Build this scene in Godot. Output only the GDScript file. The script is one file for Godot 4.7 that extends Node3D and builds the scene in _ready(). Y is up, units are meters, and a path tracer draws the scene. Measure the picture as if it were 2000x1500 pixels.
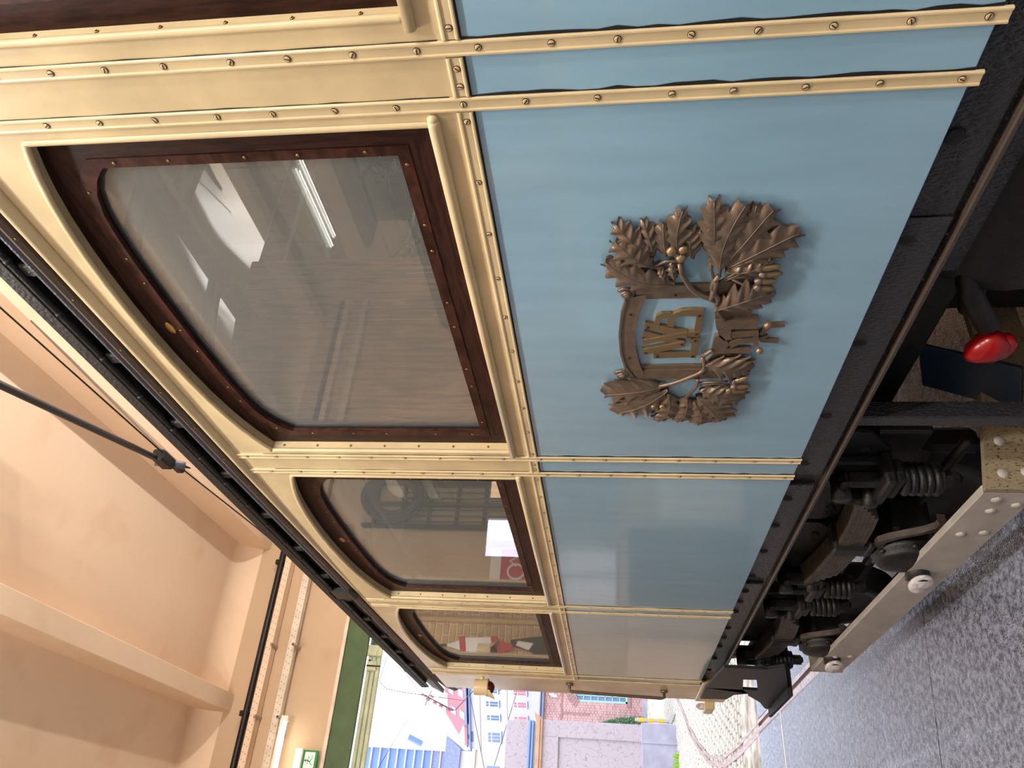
extends Node3D
# Camera, sky, lights and exposure come first in _ready(); then materials, hall, yard, tram, small things.

const D := 1.12          # x of the tram's side, the camera stands at x = 0
const WZ := -9.1         # inner face of the wall with the gateway
var MT := {}
var taken := {}
var rng := RandomNumberGenerator.new()

func _ready():
	rng.seed = 7
	# ---- camera (rolled a quarter turn: the photograph lies on its side) ----
	var yaw := deg_to_rad(32.424); var pit := deg_to_rad(7.502); var rol := deg_to_rad(-0.1544)
	var f := Vector3(sin(yaw) * cos(pit), sin(pit), -cos(yaw) * cos(pit))
	var r := Vector3(cos(yaw), 0, sin(yaw))
	var u := r.cross(f)
	var r2 := r * cos(rol) + u * sin(rol); var u2 := u * cos(rol) - r * sin(rol)
	var cam := Camera3D.new(); cam.name = "camera"
	cam.transform = Transform3D(Basis(-u2, r2, -f), Vector3(0, 1.53, 0))
	cam.fov = 2.0 * rad_to_deg(atan(750.0 / 1498.5)); cam.near = 0.05; cam.far = 400
	add_child(cam); cam.current = true
	# ---- sky and exposure ----
	var we := WorldEnvironment.new(); we.name = "world_environment"
	var env := Environment.new(); var sky := Sky.new(); var sm := ProceduralSkyMaterial.new()
	sm.sky_top_color = Color(0.86, 0.92, 1.0); sm.sky_horizon_color = Color(0.95, 0.97, 1.0)
	sm.ground_bottom_color = Color(0.6, 0.6, 0.6); sm.ground_horizon_color = Color(0.85, 0.87, 0.9)
	sm.energy_multiplier = 3.2
	sky.sky_material = sm; env.sky = sky; env.background_mode = Environment.BG_SKY
	env.tonemap_mode = Environment.TONE_MAPPER_LINEAR; env.tonemap_exposure = 1.4
	env.sdfgi_enabled = true; env.ssao_enabled = true; env.ssil_enabled = true
	we.environment = env; add_child(we)
	materials()
	hall()
	hall_fittings()
	added_shade_tram()
	yard()
	tram_body()
	tram_windows()
	tram_roof()
	tram_inside()
	tram_frame()
	bogie()
	tram_end()
	emblem()
	seen_in_glass()

# =====================================================================  helpers
func numbered(parent: Node, called: String) -> String:
	var k := str(parent.get_instance_id()) + called
	var n: int = taken.get(k, 0); taken[k] = n + 1
	return called if n == 0 else "%s_%03d" % [called, n]

func put(o: Node3D, called: String, parent: Node = null):
	var p: Node = parent if parent else self
	o.name = numbered(p, called); p.add_child(o, true)
	if tram and p == tram: o.position -= tram.position
	return o

func tag(o: Node, label: String, category := "", group := "", kind := ""):
	if label: o.set_meta("label", label)
	if category: o.set_meta("category", category)
	if group: o.set_meta("group", group)
	if kind: o.set_meta("kind", kind)
	return o

func base(called: String, label := "", category := "", at := Vector3.ZERO, parent: Node = null, group := ""):
	var o := Node3D.new(); o.position = at; put(o, called, parent)
	return tag(o, label, category, group)

func st(smooth := false) -> SurfaceTool:
	var s := SurfaceTool.new(); s.begin(Mesh.PRIMITIVE_TRIANGLES); s.set_smooth_group(1 if smooth else -1)
	return s

func mesh_of(s: SurfaceTool, m: String) -> ArrayMesh:
	s.generate_normals(); var me := s.commit(); me.surface_set_material(0, MT[m])
	return me

func mk(called: String, s: SurfaceTool, m: String, parent: Node = null):
	var o := MeshInstance3D.new(); o.mesh = mesh_of(s, m)
	return put(o, called, parent)

func inst(called: String, me: Mesh, t: Transform3D, parent: Node = null):
	var o := MeshInstance3D.new(); o.mesh = me; o.transform = t
	return put(o, called, parent)

func struct(called: String, s: SurfaceTool, m: String):
	return tag(mk(called, s, m), "", "", "", "structure")

func tri(s: SurfaceTool, a: Vector3, b: Vector3, c: Vector3, out: Vector3):
	if (a - c).cross(a - b).dot(out) < 0:
		var t := b; b = c; c = t
	s.add_vertex(a); s.add_vertex(b); s.add_vertex(c)

func quad(s: SurfaceTool, a: Vector3, b: Vector3, c: Vector3, d: Vector3, out: Vector3):
	tri(s, a, b, c, out); tri(s, a, c, d, out)

func bx(s: SurfaceTool, lo: Vector3, hi: Vector3, ch := 0.0, T := Transform3D.IDENTITY):
	var l := Vector3(minf(lo.x, hi.x), minf(lo.y, hi.y), minf(lo.z, hi.z)); var h := Vector3(maxf(lo.x, hi.x), maxf(lo.y, hi.y), maxf(lo.z, hi.z))
	ch = minf(ch, 0.45 * minf(h.x - l.x, minf(h.y - l.y, h.z - l.z)))
	var V = func(ax: int, g: Array) -> Vector3:
		var p := Vector3.ZERO
		for i in 3:
			var edge: float = h[i] if g[i] > 0 else l[i]
			p[i] = edge if i == ax else edge - g[i] * ch
		return T * p
	for ax in 3:
		for sg in [-1, 1]:
			var i := (ax + 1) % 3; var j := (ax + 2) % 3
			var q := []
			for e in [[-1, -1], [1, -1], [1, 1], [-1, 1]]:
				var g := [0, 0, 0]; g[ax] = sg; g[i] = e[0]; g[j] = e[1]; q.append(V.call(ax, g))
			var o := Vector3.ZERO; o[ax] = sg
			quad(s, q[0], q[1], q[2], q[3], T.basis * o)
	if ch <= 0.0: return
	for k in 3:
		var i := (k + 1) % 3; var j := (k + 2) % 3
		for e in [[-1, -1], [1, -1], [1, 1], [-1, 1]]:
			var g0 := [0, 0, 0]; g0[i] = e[0]; g0[j] = e[1]; g0[k] = -1
			var g1 := g0.duplicate(); g1[k] = 1
			var o := Vector3.ZERO; o[i] = e[0]; o[j] = e[1]
			quad(s, V.call(i, g0), V.call(i, g1), V.call(j, g1), V.call(j, g0), T.basis * o)
	for a in [-1, 1]:
		for b in [-1, 1]:
			for c in [-1, 1]:
				var g := [a, b, c]
				tri(s, V.call(0, g), V.call(1, g), V.call(2, g), T.basis * Vector3(a, b, c))

func extr(s: SurfaceTool, poly: PackedVector2Array, T: Transform3D, d: float):
	var n := poly.size(); var cw := Geometry2D.is_polygon_clockwise(poly)   # y-up: "clockwise" as Godot sees it
	var z := Vector3(0, 0, d)
	var area := 0.0
	for i in n: area += poly[i].cross(poly[(i + 1) % n])
	for i in n:
		var a := poly[i]; var b := poly[(i + 1) % n]; var e := b - a
		var o := Vector3(e.y, -e.x, 0) * signf(area)
		quad(s, T * Vector3(a.x, a.y, 0), T * Vector3(b.x, b.y, 0), T * (Vector3(b.x, b.y, 0) + z), T * (Vector3(a.x, a.y, 0) + z), T.basis * o)
	var ix := Geometry2D.triangulate_polygon(poly)
	for k in range(0, ix.size(), 3):
		var p := [poly[ix[k]], poly[ix[k + 1]], poly[ix[k + 2]]]
		var q := []
		for v in p: q.append(Vector3(v.x, v.y, 0))
		tri(s, T * q[0], T * q[1], T * q[2], T.basis * -z)
		tri(s, T * (q[0] + z), T * (q[1] + z), T * (q[2] + z), T.basis * z)

func along_z(s: SurfaceTool, poly: PackedVector2Array, z0: float, z1: float):
	extr(s, poly, Transform3D(Basis.IDENTITY, Vector3(0, 0, z0)), z1 - z0)

func side_poly(s: SurfaceTool, poly: PackedVector2Array, x0: float, x1: float):
	# poly is (-z, y); extruded along x
	extr(s, poly, Transform3D(Basis(Vector3(0, 0, -1), Vector3(0, 1, 0), Vector3(1, 0, 0)), Vector3(x0, 0, 0)), x1 - x0)

func front_poly(s: SurfaceTool, poly: PackedVector2Array, z0: float, z1: float):
	extr(s, poly, Transform3D(Basis.IDENTITY, Vector3(0, 0, z0)), z1 - z0)

func rows(a: Array) -> PackedVector2Array:
	var p := PackedVector2Array()
	for v in a: p.append(Vector2(v[0], v[1]))
	return p

func tube(s: SurfaceTool, pts: Array, rad, n := 8, caps := true):
	var m := pts.size(); var up := Vector3.UP
	var rings := []; var prev := Vector3.ZERO
	for i in m:
		var t: Vector3 = (pts[mini(i + 1, m - 1)] - pts[maxi(i - 1, 0)]).normalized()
		if prev == Vector3.ZERO:
			prev = t.cross(up if absf(t.y) < 0.9 else Vector3.RIGHT).normalized()
		prev = (prev - t * prev.dot(t)).normalized()
		var w := t.cross(prev); var ring := []
		var rr: float = rad[i] if rad is Array else rad
		for k in n:
			var a := TAU * k / n
			ring.append(pts[i] + (prev * cos(a) + w * sin(a)) * rr)
		rings.append(ring)
	for i in m - 1:
		for k in n:
			var k2 := (k + 1) % n
			var o: Vector3 = rings[i][k] + rings[i][k2] - pts[i] * 2.0
			quad(s, rings[i][k], rings[i][k2], rings[i + 1][k2], rings[i + 1][k], o)
	if caps:
		for e in [0, m - 1]:
			var o: Vector3 = pts[0] - pts[1] if e == 0 else pts[m - 1] - pts[m - 2]
			for k in n: tri(s, pts[e], rings[e][k], rings[e][(k + 1) % n], o)

func lathe(s: SurfaceTool, prof: Array, T: Transform3D, n := 16):
	for i in prof.size() - 1:
		var p: Array = prof[i]; var q: Array = prof[i + 1]
		var e := Vector2(q[0] - p[0], q[1] - p[1])
		for k in n:
			var a := TAU * k / n; var b := TAU * (k + 1) / n; var mid := (a + b) / 2
			var o := Vector3(cos(mid) * e.y, -e.x, sin(mid) * e.y)
			var P := Vector3(cos(a) * p[0], p[1], sin(a) * p[0]); var P2 := Vector3(cos(b) * p[0], p[1], sin(b) * p[0])
			var Q := Vector3(cos(a) * q[0], q[1], sin(a) * q[0]); var Q2 := Vector3(cos(b) * q[0], q[1], sin(b) * q[0])
			if p[0] > 0.0: tri(s, T * P, T * P2, T * Q2, T.basis * o)
			if q[0] > 0.0: tri(s, T * P, T * Q2, T * Q, T.basis * o)

func ball(s: SurfaceTool, c: Vector3, r: float, n := 10, squash := Vector3.ONE):
	var pr := []
	for i in n / 2 + 1:
		var a := PI * i / (n / 2) - PI / 2
		pr.append([maxf(cos(a) * r, 0.0), sin(a) * r])
	pr[0][0] = 0.0; pr[-1][0] = 0.0
	lathe(s, pr, Transform3D(Basis.from_scale(squash), c), n)

func towards(dir: Vector3, at: Vector3) -> Transform3D:
	# local y along dir
	var y := dir.normalized(); var x := y.cross(Vector3.UP if absf(y.y) < 0.9 else Vector3.RIGHT).normalized()
	return Transform3D(Basis(x, y, x.cross(y)), at)

func helix(c: Vector3, r: float, h: float, turns: float, n := 14) -> Array:
	var p := []
	for i in int(turns * n) + 1:
		var a := TAU * i / n
		p.append(c + Vector3(cos(a) * r, -h * i / (turns * n), sin(a) * r))
	return p

func sweep_plan(s: SurfaceTool, prof: Array, path: Array):
	# prof: [outwards, y] closed; path: [x, z]; outwards is towards -x for a path that runs to -z
	var rings := []; var m := path.size(); var mid := Vector2.ZERO
	for q in prof: mid += Vector2(q[0], q[1]) / prof.size()
	var cen := []
	for i in m:
		var a: Array = path[maxi(i - 1, 0)]; var b: Array = path[mini(i + 1, m - 1)]
		var t := Vector2(b[0] - a[0], b[1] - a[1]).normalized(); var nn := Vector2(t.y, -t.x)
		var ring := []
		for q in prof: ring.append(Vector3(path[i][0] + nn.x * q[0], q[1], path[i][1] + nn.y * q[0]))
		rings.append(ring); cen.append(Vector3(path[i][0] + nn.x * mid.x, mid.y, path[i][1] + nn.y * mid.x))
	var pp := PackedVector2Array(); var area := 0.0
	for q in prof: pp.append(Vector2(q[0], q[1]))
	for i in pp.size(): area += pp[i].cross(pp[(i + 1) % pp.size()])
	for i in m - 1:
		var a: Array = path[i]; var b: Array = path[i + 1]
		var t := Vector2(b[0] - a[0], b[1] - a[1]).normalized(); var nn := Vector2(t.y, -t.x)
		for k in prof.size():
			var k2 := (k + 1) % prof.size(); var e := pp[k2] - pp[k]
			var o2 := Vector2(e.y, -e.x) * signf(area)
			quad(s, rings[i][k], rings[i][k2], rings[i + 1][k2], rings[i + 1][k], Vector3(nn.x * o2.x, o2.y, nn.y * o2.x))
	var ix := Geometry2D.triangulate_polygon(pp)
	for e in [0, m - 1]:
		var o: Vector3 = cen[0] - cen[1] if e == 0 else cen[m - 1] - cen[m - 2]
		for k in range(0, ix.size(), 3): tri(s, rings[e][ix[k]], rings[e][ix[k + 1]], rings[e][ix[k + 2]], o)

# =====================================================================  materials
func noise_tex(kind: int, freq: float, oct := 4, ramp: Gradient = null, bump := 0.0, size := 512, sd := 1, gain := 0.5) -> NoiseTexture2D:
	var n := FastNoiseLite.new(); n.noise_type = kind; n.frequency = freq; n.seed = sd
	n.fractal_octaves = oct; n.fractal_gain = gain
	var t := NoiseTexture2D.new(); t.noise = n; t.width = size; t.height = size; t.seamless = true
	if bump > 0.0: t.as_normal_map = true; t.bump_strength = bump
	if ramp: t.color_ramp = ramp
	return t

func ramp(list: Array) -> Gradient:
	var g := Gradient.new(); var o := PackedFloat32Array(); var c := PackedColorArray()
	for e in list: o.append(e[0]); c.append(e[1])
	g.offsets = o; g.colors = c
	return g

func mat(called: String, c: Color, rough: float, opts := {}) -> StandardMaterial3D:
	var m := StandardMaterial3D.new(); m.albedo_color = c; m.roughness = rough; m.resource_name = called
	m.metallic = opts.get("metal", 0.0); m.metallic_specular = opts.get("spec", 0.5)
	m.uv1_triplanar = true; m.uv1_world_triplanar = true
	var sc = opts.get("scale", 1.0); m.uv1_scale = sc if sc is Vector3 else Vector3.ONE * float(sc)
	if opts.has("tex"): m.albedo_texture = opts.tex
	if opts.has("nrm"): m.normal_enabled = true; m.normal_texture = opts.nrm; m.normal_scale = opts.get("nstr", 0.5)
	if opts.has("rtex"): m.roughness_texture = opts.rtex
	if opts.has("emit"): m.emission_enabled = true; m.emission = opts.emit; m.emission_energy_multiplier = opts.get("power", 1.0)
	if opts.has("coat"): m.clearcoat_enabled = true; m.clearcoat = opts.coat; m.clearcoat_roughness = opts.get("crough", 0.1)
	if opts.has("two"): m.cull_mode = BaseMaterial3D.CULL_DISABLED
	MT[called] = m
	return m

func grey(a: float, b: float) -> Gradient:
	return ramp([[0.0, Color(a, a, a)], [1.0, Color(b, b, b)]])

func materials():
	var SX := FastNoiseLite.TYPE_SIMPLEX_SMOOTH; var CE := FastNoiseLite.TYPE_CELLULAR
	var n_soft := noise_tex(SX, 0.01, 3, null, 3.0)
	var n_fine := noise_tex(SX, 0.06, 4, null, 4.0)
	var n_lump := noise_tex(SX, 0.03, 3, null, 10.0)
	var mottle := noise_tex(SX, 0.008, 5, grey(0.86, 1.0))
	var dirt := noise_tex(SX, 0.012, 6, ramp([[0.0, Color(0.55, 0.5, 0.44)], [0.35, Color(0.82, 0.79, 0.74)], [0.6, Color(1, 1, 1)], [1.0, Color(1, 1, 1)]]))
	var speck := noise_tex(SX, 0.2, 3, ramp([[0.0, Color(0.5, 0.5, 0.52)], [0.45, Color(0.8, 0.8, 0.82)], [1.0, Color(1, 1, 1)]]))
	var wood := noise_tex(SX, 0.012, 5, ramp([[0.0, Color(0.5, 0.42, 0.40)], [0.45, Color(0.85, 0.8, 0.78)], [0.6, Color(1, 1, 1)], [1.0, Color(0.75, 0.66, 0.62)]]))
	var rust := noise_tex(SX, 0.03, 5, ramp([[0.0, Color(0.42, 0.30, 0.2)], [0.2, Color(0.6, 0.5, 0.38)], [0.3, Color(0.95, 0.93, 0.9)], [1.0, Color(1, 1, 1)]]))
	# tram paint
	mat("cream", Color(0.90, 0.81, 0.63), 0.32, {"tex": mottle, "scale": 0.9, "nrm": n_soft, "nstr": 0.12, "spec": 0.5})
	mat("blue", Color(0.575, 0.73, 0.815), 0.3, {"tex": noise_tex(SX, 0.008, 4, grey(0.94, 1.0)), "scale": Vector3(3.0, 0.5, 3.0), "nrm": n_soft, "nstr": 0.07, "spec": 0.55, "coat": 1.0, "crough": 0.07})
	mat("caulk", Color(0.05, 0.045, 0.045), 0.6)
	mat("screw", Color(0.80, 0.70, 0.52), 0.4)
	mat("slot", Color(0.16, 0.11, 0.07), 0.7)
	mat("brass", Color(0.78, 0.62, 0.34), 0.35, {"metal": 0.8})
	mat("wood_h", Color(0.22, 0.125, 0.10), 0.5, {"spec": 0.3, "tex": wood, "scale": Vector3(9, 9, 1.0), "nrm": n_fine, "nstr": 0.08})
	mat("wood_v", Color(0.22, 0.125, 0.10), 0.5, {"spec": 0.3, "tex": wood, "scale": Vector3(9, 1.0, 9), "nrm": n_fine, "nstr": 0.08})
	mat("wood_bead", Color(0.28, 0.165, 0.13), 0.45, {"spec": 0.3, "tex": wood, "scale": Vector3(6, 3, 1.5)})
	mat("rubber", Color(0.07, 0.06, 0.065), 0.55)
	mat("roof_grey", Color(0.43, 0.37, 0.32), 0.6, {"tex": mottle, "scale": 1.2})
	mat("lead", Color(0.34, 0.34, 0.37), 0.45, {"nrm": n_fine, "nstr": 0.8, "scale": 3.0})
	mat("tarred", Color(0.10, 0.085, 0.08), 0.6, {"nrm": n_fine, "nstr": 0.5, "scale": 2.0})
	mat("black_paint", Color(0.13, 0.13, 0.14), 0.24, {"nrm": n_lump, "nstr": 0.55, "scale": Vector3(7, 3.0, 7), "spec": 0.6})
	mat("rivet_black", Color(0.02, 0.02, 0.022), 0.6)
	mat("flange", Color(0.26, 0.22, 0.19), 0.4, {"nrm": n_fine, "nstr": 0.4, "scale": 3.0})
	mat("iron", Color(0.085, 0.078, 0.075), 0.5, {"tex": dirt, "nrm": n_fine, "nstr": 0.5, "scale": 3.0})
	mat("spring_steel", Color(0.30, 0.265, 0.24), 0.5, {"tex": dirt, "scale": 3.0})
	mat("guard_cream", Color(0.74, 0.71, 0.67), 0.5, {"tex": mottle, "scale": 1.6, "nrm": n_soft, "nstr": 0.1})
	mat("guard_rust", Color(0.60, 0.55, 0.45), 0.55, {"tex": rust, "scale": Vector3(7, 3, 7)})
	mat("white_paint", Color(0.90, 0.88, 0.90), 0.5, {"tex": dirt, "scale": 4.0})
	mat("red_paint", Color(0.55, 0.05, 0.06), 0.25)
	mat("bronze", Color(0.52, 0.445, 0.375), 0.36, {"metal": 0.5, "tex": mottle, "scale": 6.0, "nrm": n_fine, "nstr": 0.25})
	mat("gold_edge", Color(0.55, 0.46, 0.335), 0.34, {"metal": 0.55})
	mat("interior_cream", Color(0.62, 0.56, 0.48), 0.5)
	mat("interior_wood", Color(0.26, 0.17, 0.13), 0.4, {"tex": wood, "scale": Vector3(7, 0.6, 7)})
	mat("interior_pale_wood", Color(0.56, 0.40, 0.28), 0.35, {"tex": wood, "scale": Vector3(5, 0.5, 5)})
	mat("scroll_iron", Color(0.07, 0.06, 0.06), 0.4)
	mat("lens_red", Color(0.30, 0.02, 0.04), 0.12)
	var gl := mat("glass", Color(0.92, 0.95, 0.93, 0.10), 0.0, {"spec": 0.6})
	gl.transparency = BaseMaterial3D.TRANSPARENCY_ALPHA
	gl.uv1_triplanar = false
	var gg := mat("green_glass", Color(0.62, 0.78, 0.42, 0.45), 0.05, {"nrm": n_fine, "nstr": 0.4, "scale": 6.0})
	gg.transparency = BaseMaterial3D.TRANSPARENCY_ALPHA
	# hall
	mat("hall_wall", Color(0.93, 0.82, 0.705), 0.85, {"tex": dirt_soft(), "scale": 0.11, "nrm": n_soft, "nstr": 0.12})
	mat("gate_wall_shaded", Color(0.78, 0.675, 0.555), 0.85, {"tex": dirt_soft(), "scale": 0.13, "nrm": n_soft, "nstr": 0.15})  # hall paint again, with this wall's shade put into a darker ochre
	mat("hall_white", Color(0.92, 0.86, 0.77), 0.7, {"tex": mottle, "scale": 0.8})
	mat("concrete", Color(0.66, 0.68, 0.745), 0.30, {"tex": concrete_tex(), "scale": 0.9, "spec": 0.75, "nrm": noise_tex(SX, 0.25, 3, null, 6.0, 512, 8), "nstr": 0.5, "rtex": noise_tex(SX, 0.2, 4, grey(0.55, 1.0), 0.0, 512, 9)})
	mat("joint", Color(0.12, 0.10, 0.09), 0.9)
	mat("rail_steel", Color(0.66, 0.54, 0.50), 0.4, {"metal": 0.5, "tex": dirt, "scale": 2.0})
	mat("rail_groove", Color(0.10, 0.09, 0.085), 0.8)
	mat("white_line", Color(0.88, 0.86, 0.80), 0.6)
	mat("gate_green", Color(0.30, 0.40, 0.24), 0.45, {"tex": mottle, "scale": 1.0})
	mat("gate_pale", Color(0.80, 0.83, 0.68), 0.4, {"tex": mottle, "scale": 1.0})
	mat("pipe_black", Color(0.075, 0.075, 0.085), 0.45)
	mat("zinc", Color(0.66, 0.64, 0.60), 0.4, {"metal": 0.6})
	mat("lamp_white", Color(0.93, 0.92, 0.88), 0.4)
	mat("tube_glow", Color(1, 1, 1), 0.5, {"emit": Color(1.0, 0.99, 0.95), "power": 2.2})
	mat("tube_glow_strong", Color(1, 1, 1), 0.5, {"emit": Color(1.0, 0.99, 0.95), "power": 4.0})
	mat("sign_green", Color(0.05, 0.50, 0.22), 0.45, {"emit": Color(0.01, 0.16, 0.05), "power": 1.0})
	mat("sign_white", Color(0.92, 0.95, 0.88), 0.45, {"emit": Color(0.35, 0.37, 0.33), "power": 1.0})
	# yard
	mat("render_grey", Color(0.66, 0.61, 0.63), 0.9, {"tex": crack_tex(), "scale": 0.32})
	mat("render_plain", Color(0.66, 0.635, 0.69), 0.9, {"tex": mottle, "scale": 0.5})
	mat("cap_pink", Color(0.74, 0.58, 0.46), 0.8, {"tex": mottle, "scale": 0.5})
	mat("cap_blue", Color(0.42, 0.53, 0.72), 0.6)
	mat("brickwork", Color(0.80, 0.74, 0.73), 0.9, {"tex": brick_tex(), "scale": Vector3(0.5, 0.5, 0.5)})
	mat("brick_red", Color(0.58, 0.44, 0.42), 0.9)
	mat("green_frame", Color(0.55, 0.76, 0.70), 0.5)
	mat("window_dark", Color(0.42, 0.47, 0.62), 0.15)
	mat("blind_red", Color(0.76, 0.45, 0.50), 0.6)
	mat("plaster_white", Color(0.76, 0.735, 0.78), 0.8)
	mat("plaster_cream", Color(0.77, 0.70, 0.66), 0.8)
	mat("roof_red", Color(0.66, 0.40, 0.42), 0.8, {"tex": mottle, "scale": 2.0})
	mat("skylight", Color(0.55, 0.70, 0.88), 0.15)
	mat("chimney", Color(0.72, 0.69, 0.70), 0.9)
	mat("office_glass", Color(0.40, 0.50, 0.85), 0.15)
	mat("office_white", Color(0.9, 0.92, 0.96), 0.6)
	mat("roof_slate", Color(0.52, 0.54, 0.66), 0.7, {"tex": mottle, "scale": 0.6})
	mat("ivy", Color(0.30, 0.45, 0.30), 0.7, {"two": true})
	mat("cobble", Color(0.70, 0.65, 0.585), 0.8, {"tex": mottle, "scale": 1.5})
	mat("paving", Color(0.70, 0.65, 0.59), 0.85, {"tex": dirt, "scale": 0.4})
	mat("grass", Color(0.55, 0.66, 0.20), 0.8, {"two": true})
	mat("yellow", Color(0.95, 0.72, 0.10), 0.5)
	mat("wire", Color(0.14, 0.10, 0.08), 0.5)
	mat("banner", Color(0.68, 0.69, 0.86), 0.7)
	# things the glass reflects
	mat("brick_cream", Color(0.84, 0.72, 0.53), 0.6, {"tex": mottle, "scale": 3.0})
	mat("sign_red", Color(0.72, 0.06, 0.09), 0.4)
	mat("paper", Color(0.93, 0.92, 0.90), 0.6)
	mat("cable_grey", Color(0.22, 0.21, 0.20), 0.5)
	mat("cabinet", Color(0.16, 0.22, 0.30), 0.4)

func dirt_soft() -> NoiseTexture2D:
	return noise_tex(FastNoiseLite.TYPE_SIMPLEX_SMOOTH, 0.006, 6, ramp([[0.0, Color(0.93, 0.90, 0.87)], [0.35, Color(0.985, 0.98, 0.97)], [1.0, Color(1, 1, 1)]]), 0.0, 1024, 3)

func concrete_tex() -> NoiseTexture2D:
	return noise_tex(FastNoiseLite.TYPE_SIMPLEX_SMOOTH, 0.02, 7, ramp([[0.0, Color(0.25, 0.25, 0.26)], [0.35, Color(0.52, 0.52, 0.53)], [0.6, Color(0.86, 0.86, 0.87)], [1.0, Color(1, 1, 1)]]), 0.0, 1024, 5, 0.82)

func crack_tex() -> ImageTexture:
	var n := FastNoiseLite.new(); n.noise_type = FastNoiseLite.TYPE_SIMPLEX_SMOOTH; n.frequency = 0.02; n.seed = 4; n.fractal_octaves = 4
	var im := n.get_seamless_image(512, 512)
	var o := Image.create_empty(512, 512, false, Image.FORMAT_RGB8)
	for y in 512:
		for x in 512:
			var v := im.get_pixel(x, y).r
			var e := absf(v - 0.5)
			var k := 1.0 if e > 0.012 else 0.72
			o.set_pixel(x, y, Color(k, k * 0.985, k * 0.98))
	o.generate_mipmaps()
	return ImageTexture.create_from_image(o)

func brick_tex() -> ImageTexture:
	var o := Image.create_empty(512, 512, false, Image.FORMAT_RGB8); o.fill(Color(0.93, 0.90, 0.90))
	var g := RandomNumberGenerator.new(); g.seed = 11
	for row in 26:
		for k in 9:
			var x := int(k * 512.0 / 8.0) - (32 if row % 2 else 0); var y := int(row * 512.0 / 26.0)
			var t := g.randf_range(0.0, 1.0)
			o.fill_rect(Rect2i(x + 2, y + 2, 58, 15).intersection(Rect2i(0, 0, 512, 512)), Color(0.88, 0.70, 0.68).lerp(Color(0.72, 0.52, 0.52), t))
	o.generate_mipmaps()
	return ImageTexture.create_from_image(o)

# =====================================================================  hall
const BEAMS := [-4.62, -2.65, -0.68, 1.29, 3.26, 5.23]

func flat_poly(s: SurfaceTool, poly: PackedVector2Array, y0: float, y1: float):
	# poly is (x, z), extruded upwards
	extr(s, poly, Transform3D(Basis(Vector3(1, 0, 0), Vector3(0, 0, 1), Vector3(0, 1, 0)), Vector3(0, y0, 0)), y1 - y0)

func jz(x: float) -> float: return -4.35 + 0.25 * x      # the joint across the floor

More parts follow.
